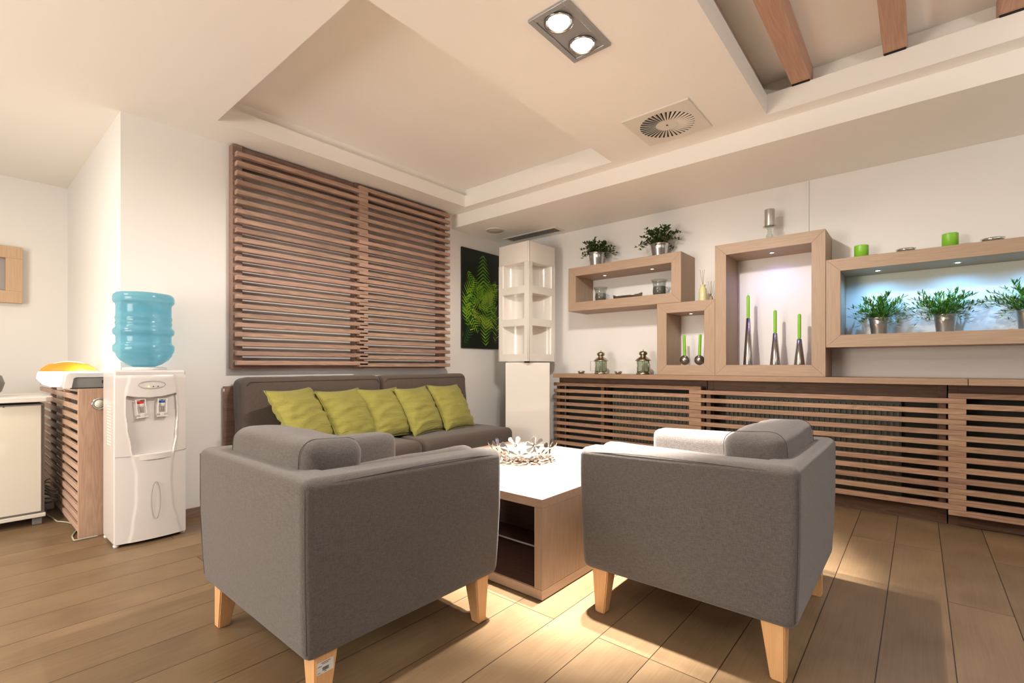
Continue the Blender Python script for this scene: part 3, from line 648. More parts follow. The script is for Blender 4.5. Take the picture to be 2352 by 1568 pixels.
cone('middle conical steel candlestick in the tall box shelf', 4.07, 0.834, SB, 0.241, 0.036, 0.0150); taper('green taper with curled white wick in the middle conical candlestick', GC, 4.07, 0.834, SB + .236, 0.180, white=True)
cone('shortest conical steel candlestick, at the blue-lit side of the tall box shelf', 4.07, 0.674, SB, 0.190, 0.036, 0.0155); taper('green taper without wick in the shortest conical candlestick', GC, 4.07, 0.674, SB + .185, 0.192, wick=False)
GB = 'ball candle holders in the small box shelf'
for y, lab, lab2, tl in ((1.523, 'steel ball candle holder at the column side of the small box shelf', 'green taper leaning slightly, in the ball holder at the column side', -0.035), (1.400, 'steel ball candle holder half hidden by the small shelf front', 'green taper in the half-hidden ball holder', 0.035)):
    R = 0.042; m = MB(); m.lathe([(0, 0)] + [(R * math.sin(a), R - R * math.cos(a)) for a in [0.35 + i * (2.55) / 18 for i in range(19)]] + [(0.0125, 2 * R - .001), (0.0125, 2 * R - .012), (0, 2 * R - .012)], (4.07, y, SB), 36)
    tag(m.build('ball_candle_holder', M_STEEL), lab, 'candle holder', GB)
    taper(lab2, 'green tapers in the small box shelf', 4.07, y, SB + 2 * R - .011, 0.185, wick=False, tilt=(tl, 0))
r = thing('pedestal_candle_holder', 'clear glass pedestal holder on top of the tall box shelf', 'candle holder', (4.07, 0.872, 1.942))
m = MB(); m.lathe([(0, 0), (.038, 0), (.036, .006), (.020, .010), (.012, .018), (.016, .030), (.026, .045), (.020, .062), (.013, .070), (.017, .080), (.013, .088), (.017, .098), (.016, .106), (.046, .116), (.047, .122), (.040, .124), (.010, .120), (0, .120)], n=32); m.build('glass', M_GLASS, r)
r = thing('pillar_candle', 'silver pillar candle on the glass pedestal', 'candle', (4.07, 0.872, 2.064))
m = MB(); m.lathe([(0, 0), (.034, 0), (.035, .003), (.035, .124), (.034, .127), (.028, .127), (0, .124)], n=32); m.build('wax', M_SILVERWAX, r)
m = MB(); m.tube([(0, 0, .122), (0, 0, .138)], .0012, 5); m.build('wick', M_LABEL, r)
for y, R, lab in ((0.303, 0.041, 'smaller green pillar candle on the long box shelf beside the tall box shelf'), (-0.148, 0.040, 'larger green pillar candle on the long box shelf between two steel dishes')):
    h = 0.100 if y > 0 else 0.102
    r = thing('pillar_candle', lab, 'candle', (4.07, y, 1.724), 0, 'green pillar candles on the long box shelf')
    m = MB(); m.lathe([(0, 0), (R, 0), (R, h - .004), (R * .97, h), (R * .9, h - .002), (R * .6, h - .007), (0, h - .008)], n=36, mat=Matrix.Rotation(0, 4, 'X')); m.build('wax', M_CANDLE, r)
    m = MB(); m.tube([(0, 0, h - .009), (0, 0, h + .004)], .0012, 5); m.build('wick', M_LABEL, r)

# ------------------------------------------------------------ fern picture
r = thing('fern_picture', 'tall unframed picture of green fern fronds beside the slatted panel', 'picture', (3.78, YL, 1.18))
m = MB(); m.box(3.478, 4.085, 3.640, YL - .001, 1.185, 2.245, 0.002); m.build('canvas', plain('fern_black', (0.006, 0.010, 0.005), 0.35), r, True)
FM = [plain('fern_a', (0.10, 0.26, 0.015), 0.35, var=0.5), plain('fern_b', (0.20, 0.38, 0.02), 0.35, var=0.5), plain('fern_c', (0.025, 0.10, 0.02), 0.35, var=0.5), plain('fern_d', (0.35, 0.48, 0.04), 0.35, var=0.4)]
m = MB(); m.rec = False; lay = [0]
def frond(p0, ang, L, curve, wid, mi, n=16):
    wid = wid * 0.95
    """flat printed frond in picture coordinates (x right, z up)"""
    x, z = p0; a = ang; st = L / n; lay[0] += 1; yy = 3.6396 - 0.0002 * lay[0]
    for i in range(n):
        x += math.cos(a) * st; z += math.sin(a) * st; a += curve / n; t = i / n
        l = wid * (math.sin(PI * min(1, 0.12 + t * 0.86)) ** 0.7)
        for sgn in (-1, 1):
            b_ = a + sgn * 1.15; dx, dz = math.cos(b_), math.sin(b_); px, pz = -dz, dx; w_ = st * 0.27
            tip = (x + dx * l + math.cos(a) * l * .25, z + dz * l + math.sin(a) * l * .25)
            m.mi = mi if random.random() < .75 else (mi + 1) % 4
            K = 7; up_ = []; dn_ = []
            for k in range(K):
                s = k / K; wz = w_ * (1 - s ** 1.5) * (1.0 if k % 2 == 0 else 0.72)
                cx_ = x + (tip[0] - x) * s; cz_ = z + (tip[1] - z) * s
                up_.append((cx_ + px * wz, cz_ + pz * wz)); dn_.append((cx_ - px * wz, cz_ - pz * wz))
            poly = up_ + [tip] + dn_[::-1]
            poly = [(min(4.083, max(3.480, q[0])), min(2.242, max(1.187, q[1]))) for q in poly]
            if 3.44 < x < 4.12 and 1.15 < z < 2.28: m._new([(q[0], yy, q[1]) for q in poly], [tuple(range(len(poly)))])
cx, cz = 3.80, 1.73
for (p, a, L, c, wd, mi) in [((3.52, 1.30), 2.6, .5, -1.5, .10, 2), ((3.50, 1.22), 0.9, .5, .8, .09, 2), ((4.02, 1.98), -2.0, .6, .6, .10, 2), ((4.05, 1.35), 1.7, .5, .6, .1, 2),
                             ((3.80, 2.235), -1.62, .62, .25, .145, 0), ((3.84, 1.19), 1.66, .58, -.45, .135, 0), ((3.99, 1.22), 1.35, .48, .5, .10, 2),
                             ((3.58, 1.40), 1.95, .55, -1.7, .115, 0), ((3.54, 1.45), 1.75, .50, -.9, .11, 1), ((3.56, 2.02), -1.2, .42, 1.2, .10, 0), ((3.60, 1.85), -1.75, .5, .9, .10, 1), ((4.03, 1.50), 2.2, .45, -.6, .10, 0), 
                             ((4.06, 1.90), -2.1, .50, -1.1, .12, 1), ((3.72, 1.60), .55, .42, .55, .12, 3), ((3.99, 1.62), 2.45, .34, .8, .10, 1), ((3.62, 1.62), -.9, .36, .9, .09, 3)]:
    frond(p, a, L, c, wd, mi)
m.build('fern_print', FM, r, True)

# ------------------------------------------------------------ white display column
cxc, cyc = 3.885, 3.095; FWD = math.atan2(0.6473, 0.7622)
r = thing('display_column', 'tall white lacquered display column in the corner, upper block turned with round niches', 'display column', (cxc, cyc, 0))
T0 = Matrix.Translation((cxc, cyc, 0)) @ Matrix.Rotation(FWD, 4, 'Z')
m = MB(); m.box(-0.215, 0.215, -0.220, 0.220, 0.0, 1.030, 0.008, 3, T0); m.build('plinth', M_WHITE2, r, True, wn=True)
T1 = Matrix.Translation((cxc, cyc, 0)) @ Matrix.Rotation(FWD + PI / 4 + .02, 4, 'Z')
m = MB(); m.lathe([(0.03, 1.03), (0.03, 1.045)], (cxc, cyc, 0), 16); m.build('swivel', M_DARK, r, True)
# upper block: cross-shaped core so that curved niches open in all four faces
H = 0.207; za, zb = 1.043, 2.222
m = MB(); rows = ((1.115, 1.395), (1.465, 1.715), (1.790, 2.020))
m.box(-H, H, -H, H, za, rows[0][0], 0, 1, T1)
m.box(-H, H, -H, H, rows[2][1], zb, 0.006, 2, T1)
m.box(-H, H, -H, H, rows[0][1], rows[1][0], 0, 1, T1); m.box(-H, H, -H, H, rows[1][1], rows[2][0], 0, 1, T1)
for z0_, z1_ in rows:
    wn_ = 0.150                                     # niche half width; a concave arc back wall between corner posts
    for q in range(4):
        Rq = T1 @ Matrix.Rotation(q * PI / 2, 4, 'Z')
        arc = [(wn_ * math.cos(a), -H + 0.132 * math.sin(a)) for a in [PI * i / 16 for i in range(17)]]
        pts = [(H, -H)] + arc + [(-H, -H), (0, 0)]
        m2 = bmesh.new(); lo = [m2.verts.new((p[0], p[1], z0_)) for p in pts]; hi = [m2.verts.new((p[0], p[1], z1_)) for p in pts]
        for i in range(len(pts) - 2):
            fc = m2.faces.new([lo[i], hi[i], hi[i + 1], lo[i + 1]]); fc.smooth = 1 <= i <= 16
        m.merge(m2, Rq)
m.build('niche_block', M_WHITE2, r, True)
for sx, sy in ((-1, -1), (1, -1), (1, 1), (-1, 1)):
    m = MB(); m.lathe([(0.012, za + .002), (0.012, zb - .004)], (0, 0, 0), 16, T1 @ Matrix.Translation((sx * (H - .011), sy * (H - .011), 0))); m.build('corner_post', M_WHITE2, r, True)

# ------------------------------------------------------------ sofa and green cushions
r = thing('sofa', 'brown two-seat sofa without arms under the slatted panel', 'sofa', (2.34, 3.25, 0))
m = MB(); m.box(1.27, 3.42, 2.93, 3.55, 0.06, 0.27, 0.02, 3); m.build('base', M_SOFA, r, True, wn=True)
for x0, x1 in ((1.255, 2.366), (2.372, 3.435)):
    m = MB(); m.soft(x0, x1, 2.885, 3.50, 0.20, 0.425, 0.055, 14, puff=0.012, wob=0.004, seed=x0); m.build('seat_cushion', M_SOFA, r, True)
for x0, x1 in ((1.272, 2.366), (2.372, 3.365)):
    T = Matrix.Translation((0, 3.45, .42)) @ Matrix.Rotation(-0.10, 4, 'X') @ Matrix.Translation((0, -3.45, -.42))
    m = MB(); m.soft(x0, x1, 3.40, 3.60, 0.30, 0.925, 0.055, 14, puffy=0.012, wob=0.004, mat=T, seed=x0 + 3); bc = m.build('backrest', M_SOFA, r, True)
    m = MB(); m.tube([T @ Vector(p) for p in ((x0 + .03, 3.400, .86), (x0 + .05, 3.397, .885), (x1 - .05, 3.397, .885), (x1 - .03, 3.400, .86))], 0.0022, 5); sm = m.build('seam', M_SEAM, bc)
    sm.data.transform(Matrix.Translation((-2.34, -3.25, 0)))
for x in (1.32, 3.36):
    for y in (2.98, 3.45): m = MB(); m.lathe([(.02, 0), (.028, .06)], (x, y, 0), 16); m.build('leg', M_DARK, r, True)
r = thing('wall_board', 'upright oak board on the wall behind the left end of the sofa', 'board', (1.4, 3.64, 0))
m = MB(); m.box(1.225, 1.60, 3.628, YL - .013, 0.0, 0.858, 0.002); m.build('board', M_FRX, r, True)
m = MB(); m.box(1.2235, 1.229, 3.626, 3.640, 0.822, 0.842, 0.001); m.build('bracket_or_gap_strip', M_LABEL, r, True)

def pillow_mesh(S, T, seed, n=30):
    """a square cushion with pinched corners and gathers along two sides; local x across, z up, y depth"""
    rnd = random.Random(seed); vs = []; fs = []
    def pt(i, j, side):
        u = -1 + 2 * i / n; v = -1 + 2 * j / n
        k = 1 - 0.065 * (u * u * (1 - v * v) + v * v * (1 - u * u)) * 1.2
        x = u * S / 2 * (1 - 0.085 * (1 - v * v) * (0.5 + 0.5 * u * u)); z = v * S / 2 * (1 - 0.085 * (1 - u * u))
        th = T / 2 * ((1 - abs(u) ** 2.6) * (1 - abs(v) ** 2.6)) ** 0.55
        ga = max(0, -u) ** 2 + 0.45 * max(0, u) ** 2 + .25 * max(0, -v) ** 2
        wr = math.sin(v * 17 + noise.noise(Vector((u * 2.0, v * 2.5, seed))) * 5.5 + seed) * 0.0095 * ga * (1 - abs(v) ** 6) + noise.noise(Vector((u * 1.5 + seed, v * 7, 2))) * 0.020 * (1 - max(abs(u), abs(v)) ** 6)
        return Vector((x + (noise.noise(Vector((v * 6, seed, u))) * .003), side * th + wr * (1 if side > 0 else -1) * (1 if th > .001 else 0) * side, z))
    m = MB(); idx = {}
    for side in (-1, 1):
        for i in range(n + 1):
            for j in range(n + 1):
                edge = i in (0, n) or j in (0, n)
                if edge and side == 1: idx[(1, i, j)] = idx[(-1, i, j)]; continue
                idx[(side, i, j)] = len(vs); vs.append(pt(i, j, side))
        for i in range(n):
            for j in range(n):
                q = [idx[(side, i, j)], idx[(side, i + 1, j)], idx[(side, i + 1, j + 1)], idx[(side, i, j + 1)]]
                fs.append(tuple(q if side < 0 else q[::-1]))
    m._new(vs, fs, True)
    return m, [pt(0, j, -1) for j in range(n + 1)] + [pt(i, n, -1) for i in range(n + 1)] + [pt(n, j, -1) for j in range(n, -1, -1)] + [pt(i, 0, -1) for i in range(n, -1, -1)]
PILLOWS = [(1.665, 3.12, 27, 32, 1, 0.49, 'olive green cushion leaning at the end nearest the water cooler'),
           (1.990, 3.150, 17, 30, 1, 0.455, 'olive green cushion, second along the sofa from the water cooler'),
           (2.325, 3.175, 11, 30, 0, 0.45, 'olive green cushion in the middle of the row, by the backrest gap'),
           (2.650, 3.155, 14, 29, 1, 0.445, 'olive green cushion with deep folds, second from the fern picture'),
           (3.015, 3.160, 12, 29, -1, 0.455, 'olive green cushion at the end nearest the fern picture')]
for i, (x, y, yaw, lean, roll, S, lab) in enumerate(PILLOWS):
    r = thing('cushion', lab, 'cushion', (x, y, 0.432), 0, 'olive cushions in a row on the sofa')
    T = Matrix.Rotation(math.radians(yaw), 4, 'Z') @ Matrix.Rotation(-math.radians(lean), 4, 'X') @ Matrix.Rotation(math.radians(-roll), 4, 'Y') @ Matrix.Translation((0, 0, S / 2 * 0.97))
    m, ed = pillow_mesh(S, 0.165, i * 3.1 + 1)
    m.bm.transform(T); m.build('cover', M_GREEN, r)
    m = MB(); m.tube([T @ p for p in ed[::2]], 0.0028, 5, True); m.build('piping', M_GREEN, r)

# ------------------------------------------------------------ armchairs
def armchair(label, x, y, rz, depth):
    r = thing('armchair', label, 'armchair', (x, y, 0), rz, 'taupe linen armchairs around the coffee table')
    W, D = 0.42, depth / 2; B = MB()
    b_ = bmesh.new(); aw, bw = 0.125, 0.125
    pts = [(-W, -D), (W, -D), (W, D), (W - aw, D), (W - aw, -D + bw), (-W + aw, -D + bw), (-W + aw, D), (-W, D)]
    zs = [0.176, 0.30, 0.45, 0.58, 0.688]
    rings = [[b_.verts.new((p[0], p[1], z)) for p in pts] for z in zs]
    b_.faces.new(rings[0]); b_.faces.new(rings[-1][::-1])
    for a_, c_ in zip(rings, rings[1:]):
        for i in range(8): b_.faces.new([a_[i], c_[i], c_[(i + 1) % 8], a_[(i + 1) % 8]])
    bmesh.ops.recalc_face_normals(b_, faces=b_.faces)
    sharp = [e for e in b_.edges if not (abs(e.verts[0].co.z - e.verts[1].co.z) < 1e-6 and 0.2 < e.verts[0].co.z < 0.68)]
    bmesh.ops.bevel(b_, geom=sharp, offset=0.030, segments=4, profile=0.5, affect='EDGES')
    for v in b_.verts:                                  # body narrows a little towards the legs; arm fronts slope
        t = max(0, (0.50 - v.co.z)) / 0.31
        k = 1 - 0.030 * t ** 1.5
        v.co.x *= k; v.co.y *= k
        if v.co.z > 0.6 and v.co.y > 0: v.co.z -= 0.022 * (v.co.y / D) ** 2
    for f in b_.faces: f.smooth = True
    B.merge(b_, None, True); B.build('body', M_ARM, r, wn=True)
    m = MB(); m.soft(-.30, .30, -D + .08, D - .02, 0.200, 0.330, 0.025, 8); m.build('seat_base', M_ARM, r)
    m = MB(); m.soft(-.245, .245, -D + .14, D + .005, 0.320, 0.460, 0.045, 12, puff=0.018, wob=.004); m.build('seat_cushion', M_ARM, r)
    for s in (-1, 1):
        m = MB(); a0, a1 = sorted((s * 0.222, s * 0.312)); m.soft(a0, a1, -D + .10, D - .030, 0.44, 0.676, 0.040, 12, wob=.004, seed=s); m.build('arm_pad', M_ARM, r)
    T = Matrix.Translation((0, -D + .152, .470)) @ Matrix.Rotation(-0.06, 4, 'X')
    m = MB(); m.soft(-.300, .300, -.100, .100, -.03, .295, 0.048, 14, puff=.012, puffy=.008, wob=.006, mat=T, seed=x * 3); bc = m.build('back_cushion', M_ARM, r)
    for sx_ in (-1, 1):
        ring = []
        for q, (cy_, cz_) in enumerate(((.0535, .2485), (-.0535, .2485), (-.0535, .0165), (.0535, .0165))):
            for i in range(7):
                a = q * PI / 2 + PI / 2 * i / 6; ring.append(T @ Vector((sx_ * .257, cy_ + .0490 * math.cos(a), cz_ + .0510 * math.sin(a))))
        m = MB(); m.tube(ring, .0010, 5, True); m.build('seam', M_SEAM, bc)
    # stitched seam lines of the body
    m = MB()
    for s in (-1, 1):
        m.tube([(s * (W - .0055) * (1 - 0.030 * (max(0, .5 - z) / .31) ** 1.5), (-D + .0055) * (1 - 0.030 * (max(0, .5 - z) / .31) ** 1.5), z) for z in (.205, .25, .3, .35, .4, .5, .6, .665)], 0.0012, 5)
        m.tube([(s * (W - .0035), -D + .04 + (2 * D - .08) * t / 8, .668 - (.022 * max(0, (-D + .04 + (2 * D - .08) * t / 8) / D) ** 2)) for t in range(9)], 0.0013, 4)
    m.tube([(-W + .04, -D + .0035, .668), (W - .04, -D + .0035, .668)], 0.0013, 4)
    m.build('seam', M_SEAM, r)
    legs = []
    for sx in (-1, 1):
        for sy in (-1, 1):
            m = MB(); lx, ly = sx * (W - .030), sy * (D - .046); b2 = bmesh.new()
            # outer faces upright, inner faces taper towards the foot
            def sq(z, k): 
                xo, yo = lx - sx * (.008 if z < .1 and sy > 0 else 0), ly - sy * (.012 if z < .1 and sy > 0 else 0)
                return [b2.verts.new((xo - sx * a1 * k, yo - sy * a2 * k, z)) for a1, a2 in ((0, 0), (1, 0), (1, 1), (0, 1))]
            lo_, hi_ = sq(0.0, .042), sq(0.235, .080)
            b2.faces.new(lo_); b2.faces.new(hi_)
            for i in range(4): b2.faces.new([lo_[i], hi_[i], hi_[(i + 1) % 4], lo_[(i + 1) % 4]])
            bmesh.ops.recalc_face_normals(b2, faces=b2.faces); bmesh.ops.bevel(b2, geom=list(b2.edges), offset=.004, segments=2, affect='EDGES')
            m.merge(b2); legs.append(m.build('leg', M_LEG, r))
    return r, legs
ch1, legs1 = armchair('taupe linen armchair with the paper sticker on its leg, in front of the sofa', 1.025, 1.680, -PI / 2, 0.81)
ch2, legs2 = armchair('taupe linen armchair turned towards the sofa, in front of the slatted radiator covers', 2.090, 0.670, 0, 0.79)

# paper label with barcode on the near rear leg of the first chair (its outer side face looks along world -Y)
lr = [l for l in legs1 if l.data.vertices[0].co.x > 0 and l.data.vertices[0].co.y < 0][0]
lx, lz, ly = 0.0, 0.150, 0.0
xs = [v.co.x for v in lr.data.vertices]; fx = max(xs)
ys = [v.co.y for v in lr.data.vertices]; y0_ = min(ys)
m = MB(); m.box(fx + .0003, fx + .0012, y0_ + .006, y0_ + .056, .128, .162); lb = m.build('paper_label', M_LABEL, lr)
m = MB(); rnd = random.Random(4); yb = y0_ + .022
while yb < y0_ + .042: wb = rnd.choice((.0006, .0011, .0016)); m.box(fx + .0012, fx + .0016, yb, yb + wb, .135, .145); yb += wb + rnd.choice((.0007, .0012))
for (za_, ya_, yb_) in ((.1575, .018, .046), (.1535, .022, .040), (.149, .008, .020), (.1315, .028, .034), (.1315, .008, .016)):
    yy = y0_ + ya_
    while yy < y0_ + yb_: m.box(fx + .0012, fx + .0016, yy, yy + .0013, za_, za_ + .0018); yy += .0021
m.build('barcode', M_DARK, lb)

# ------------------------------------------------------------ coffee table and flower bowl
r = thing('coffee_table', 'low square oak coffee table with open ends between the armchairs', 'coffee table', (2.205, 1.78, 0))
X0, X1, Y0, Y1, HT = 1.63, 2.785, 1.217, 2.340, 0.433
m = MB(); m.box(X0, X1, Y0, Y1, HT - .040, HT, .002); m.build('tabletop', M_TABY, r, True)
m = MB(); m.box(X0, X1, Y0, Y1, 0.004, .046, .002); m.build('bottom_panel', M_TABX, r, True)
for y in (Y0, Y1 - .042): m = MB(); m.box(X0, X1, y, y + .042, .046, HT - .040, .0015); m.build('side_panel', M_TABZ, r, True)
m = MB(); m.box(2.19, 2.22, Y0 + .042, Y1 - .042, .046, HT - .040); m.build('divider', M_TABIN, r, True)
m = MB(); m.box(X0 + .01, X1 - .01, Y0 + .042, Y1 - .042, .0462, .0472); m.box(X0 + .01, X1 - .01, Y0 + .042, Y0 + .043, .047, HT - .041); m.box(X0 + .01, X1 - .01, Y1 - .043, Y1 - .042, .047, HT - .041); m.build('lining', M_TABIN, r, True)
m = MB(); m.tube([(1.95, 1.265, .075), (1.95, 1.6, .073), (1.96, 2.0, .073)], .005, 6); m.box(1.93, 1.965, 1.262, 1.275, .06, .09); m.build('cable_clip', M_LABEL, r, True)

r = thing('flower_bowl', 'silver fruit bowl made of cut-out flowers on the coffee table', 'bowl', (2.235, 1.815, HT))
def flower_mesh(R, seed):
    m = MB(); np_ = 6; th = 0.0016
    for k in range(np_):
        a0 = 2 * PI * k / np_; vs = []; prof = [(0.10, 0.06), (0.30, 0.09), (0.5, 0.17), (0.68, 0.235), (0.83, 0.245), (0.93, 0.19), (1.0, 0.06)]
        pts = [(l * R, wd * R) for l, wd in prof]; out = [(l, -w_) for l, w_ in pts] + [(l, w_) for l, w_ in pts[::-1]]
        M_ = Matrix.Rotation(a0, 4, 'Z'); n = len(out)
        def zz(l): return 0.10 * R * (l / R) ** 2
        top = [M_ @ Vector((p[0], p[1], zz(p[0]) + th - abs(p[1]) * .15)) for p in out]; bot = [M_ @ Vector((p[0], p[1], zz(p[0]) - abs(p[1]) * .15)) for p in out]
        faces = [tuple(range(n)), tuple(range(2 * n - 1, n - 1, -1))] + [(i, n + i, n + (i + 1) % n, (i + 1) % n) for i in range(n)]
        m._new(top + bot, faces)
    m.lathe([(0, -.0005), (.16 * R, -.0005), (.16 * R, .0025), (0, .0035)], n=12)
    return m
proto = flower_mesh(0.066, 1).build('flower', M_ALU, r)
def put(o, loc, tilt, az, spin):
    o.matrix_local = Matrix.Translation(loc) @ Matrix.Rotation(az, 4, 'Z') @ Matrix.Rotation(-tilt, 4, 'Y') @ Matrix.Rotation(spin, 4, 'Z')
put(proto, (0, 0, .006), 0, 0, 0.2)
for k in range(6):
    o = proto.copy(); C.objects.link(o); o.parent = r; a = 2 * PI * k / 6; put(o, (.098 * math.cos(a), .098 * math.sin(a), .012), .22, a, .5 + k)
for k in range(9):
    o = proto.copy(); C.objects.link(o); o.parent = r; a = 2 * PI * (k + .35) / 9; put(o, (.176 * math.cos(a), .176 * math.sin(a), .058), .95, a, .3 + k * 1.3)

# ------------------------------------------------------------ water cooler
CX0, CX1, CYF, CYB, CH = 0.587, 0.925, 3.345, 3.625, 0.975
r = thing('water_cooler', 'white floor-standing water cooler against the wall beside the alcove', 'water cooler', (0.756, 3.48, 0))
m = MB(); m.box(CX0, CX1, CYF, CYB, 0.012, CH, 0.012, 3); m.build('body', M_WHITE, r, True, wn=True)
m = MB()
for z in range(14):
    for k in range(3): m.box(CX0 - .0006, CX0 + .001, 3.42 + k * .034, 3.442 + k * .034, .555 + z * .0165, .562 + z * .0165)
m.build('side_louver', plain('louver_white', (0.86, 0.83, 0.80), 0.5), r, True)
# sculpted front: raised centre panel, narrow at the waist, with a deep tap bay
def edgeL(z):
    pts = [(0.012, .648), (.10, .662), (.25, .678), (.40, .678), (.48, .664), (.55, .655), (.65, .640), (.75, .632), (.85, .634), (.93, .648), (.975, .660)]
    for (a, x), (b2, x2) in zip(pts, pts[1:]):
        if a <= z <= b2: t = (z - a) / (b2 - a); return x + (x2 - x) * (t * t * (3 - 2 * t))
    return pts[-1][1]
def edgeR(z):
    pts = [(0.012, .900), (.10, .880), (.20, .857), (.33, .848), (.42, .852), (.50, .862), (.60, .876), (.72, .882), (.85, .876), (.93, .866), (.975, .862)]
    for (a, x), (b2, x2) in zip(pts, pts[1:]):
        if a <= z <= b2: t = (z - a) / (b2 - a); return x + (x2 - x) * (t * t * (3 - 2 * t))
    return pts[-1][1]
def sstep(a, b2, v): t = max(0, min(1, (v - a) / (b2 - a))); return t * t * (3 - 2 * t)
NX, NZ = 100, 240; vs = []; fs = []
for j in range(NZ + 1):
    z = 0.020 + (CH - .028 - 0.020) * j / NZ; eL, eR = edgeL(z), edgeR(z)
    for i in range(NX + 1):
        x = CX0 + .004 + (CX1 - CX0 - .008) * i / NX
        u = (x - (eL + eR) / 2) / ((eR - eL) / 2); dd = min(x - eL, eR - x)
        ux = (x - (CX0 + CX1) / 2) / ((CX1 - CX0) / 2)
        y = CYF - 0.006 - 0.020 * (1 - ux * ux)
        y -= 0.004 * sstep(-.006, .010, dd)
        zt_ = 0.838 - 0.018 * (1 - u * u) + 0.004 * u ; zb_ = 0.500 - 0.010 * (1 - u * u)
        cav = sstep(.001, .007, dd - 0.004) * sstep(zb_, zb_ + .010, z) * (1 - sstep(zt_ - .006, zt_, z))
        y += 0.085 * cav
        if CH - z < .05: y += 0.02 * ((.05 - (CH - z)) / .05) ** 2
        vs.append((x, y, z))
for j in range(NZ):
    for i in range(NX): q = j * (NX + 1) + i; fs.append((q, q + 1, q + NX + 2, q + NX + 1))
k0 = len(vs); vs += [(v[0], CYF + .012 if v[1] < CYF + .005 else v[1] + .004, v[2]) for v in vs]; fs += [tuple(k0 + a for a in f[::-1]) for f in fs]
m = MB(); m._new(vs, fs, True); m.rec = False; m.build('front_panel', M_WHITE, r, True)
def ellring(cx_, cz_, a, b2, y, rad, n=40): return [(cx_ + a * math.cos(2 * PI * i / n), y(cx_ + a * math.cos(2 * PI * i / n)), cz_ + b2 * math.sin(2 * PI * i / n)) for i in range(n)]
yf = lambda x: CYF - 0.015 - 0.020 * (1 - ((x - .756) / .169) ** 2)
m = MB(); m.tube(ellring(.752, .892, .062, .021, yf, 0), .0012, 5, True); m.build('display_outline', M_GREY, r, True)
m = MB(); m.tube(ellring(.770, .235, .021, .105, lambda x: yf(x), 0), .0012, 5, True); m.build('oval_outline', M_GREY, r, True)
for x, mt in ((.735, M_LEDY), (.757, M_DARK), (.779, M_DARK)):
    m = MB(); m.lathe([(0, 0), (.0032, 0), (.0030, .0015), (0, .002)], (0, 0, 0), 12, Matrix.Translation((x, yf(x) + .0005, .882)) @ Matrix.Rotation(PI / 2, 4, 'X')); m.build('indicator', mt, r, True)
m = MB(); m.tube([(CX0 + .002, yf(CX0 + .01) + .006, .500), (.655, CYF - .028, .497)], .001, 4); m.tube([(.860, CYF - .024, .500), (CX1 - .002, yf(CX1 - .01) + .006, .505)], .001, 4); m.build('joint', M_GREY, r, True)
m = MB(); m.prism([(.667, CYF + .048), (.862, CYF + .048), (.862, CYF - .020)] + [(.862 - .195 * t / 8, CYF - .020 - .018 * math.sin(PI * t / 8)) for t in range(1, 8)] + [(.667, CYF - .020)], 'z', .468, .503, .003); m.build('drip_tray', M_WHITE, r, True)
for x, mt, tl in ((.704, M_RED, -.10), (.803, M_BLUE, .02)):
    T = Matrix.Translation((x, CYF - .005, .775)) @ Matrix.Rotation(tl, 4, 'Y')
    m = MB(); m.lathe([(.008, -.035), (.010, -.010), (.015, -.008), (.015, .012), (.0, .012)], (0, 0, 0), 20, T); m.lathe([(.004, .024), (.004, .036)], (0, 0, 0), 8, T); m.box(-.006, .006, 0, .045, -.006, .008, .002, 1, T); tp = m.build('tap', M_WHITE, r, True)
    m = MB(); m.lathe([(.0155, .012), (.0155, .023), (.0, .024)], (0, 0, 0), 20, T); bd = m.build('collar', mt, tp); bd.data.transform(Matrix.Translation((-.756, -3.48, 0)))
    m = MB()
    for s in (-1, 1): m.box(s * .021 - .002, s * .021 + .002, -.020, -.010, -.045, .036, .001, 1, T)
    m.box(-.023, .023, -.020, -.010, .033, .037, .001, 1, T); m.box(-.023, .023, -.020, -.008, -.048, -.043, .001, 1, T); m.box(-.008, .008, -.022, -.006, -.062, -.045, .001, 1, T); m.box(-.026, .026, -.022, -.004, -.068, -.061, .001, 1, T)
    lv = m.build('lever', M_WHITE, tp); lv.data.transform(Matrix.Translation((-.756, -3.48, 0)))
m = MB()
for a in ((.668, .700, .7245, .726), (.668, .700, .7065, .708), (.668, .6695, .708, .7245), (.6985, .700, .708, .7245), (.673, .690, .717, .7195), (.673, .694, .712, .7140)): m.box(a[0], a[1], CYF + .0455, CYF + .0475, a[2], a[3])
m.build('warning_mark', M_RED, r, True)
m = MB(); m.lathe([(.105, CH - .004), (.105, CH + .012), (.085, CH + .018), (.0, CH + .018)], (.756, 3.485, 0), 32); m.build('bottle_seat', M_WHITE, r, True)
for x in (.60, .91):
    for y in (3.365, 3.60): m = MB(); m.lathe([(.012, 0), (.015, .014)], (x, y, 0), 12); m.build('foot', M_LABEL, r, True)

r = thing('water_bottle', 'large blue water bottle upside down on the cooler', 'water bottle', (.752, 3.485, CH + .018))
prof = [(0, 0), (.05, 0), (.060, .004), (.085, .014), (.118, .040), (.134, .062), (.136, .075), (.140, .080), (.1445, .088), (.1465, .100), (.1465, .118), (.142, .128), (.134, .134), (.132, .142), (.132, .172), (.134, .182), (.142, .188), (.1465, .198), (.1465, .212), (.141, .222), (.134, .228), (.132, .238), (.134, .246), (.1355, .252), (.134, .258), (.132, .266), (.1345, .275), (.136, .285), (.1325, .295), (.132, .318), (.132, .352), (.134, .366), (.142, .372), (.1465, .382), (.1465, .402), (.143, .416), (.132, .426), (.09, .432), (.03, .428), (0, .424)]
m = MB(); m.lathe(prof, n=64); m.build('shell', bottle_mat(), r)
m = MB(); m.lathe([(0, .330), (.127, .330), (.127, .335), (0, .335)], n=48)
wm, wnt, wb = mat('blue_water'); wb.inputs['Base Color'].default_value = (.25, .68, .85, 1); wb.inputs['Roughness'].default_value = .05
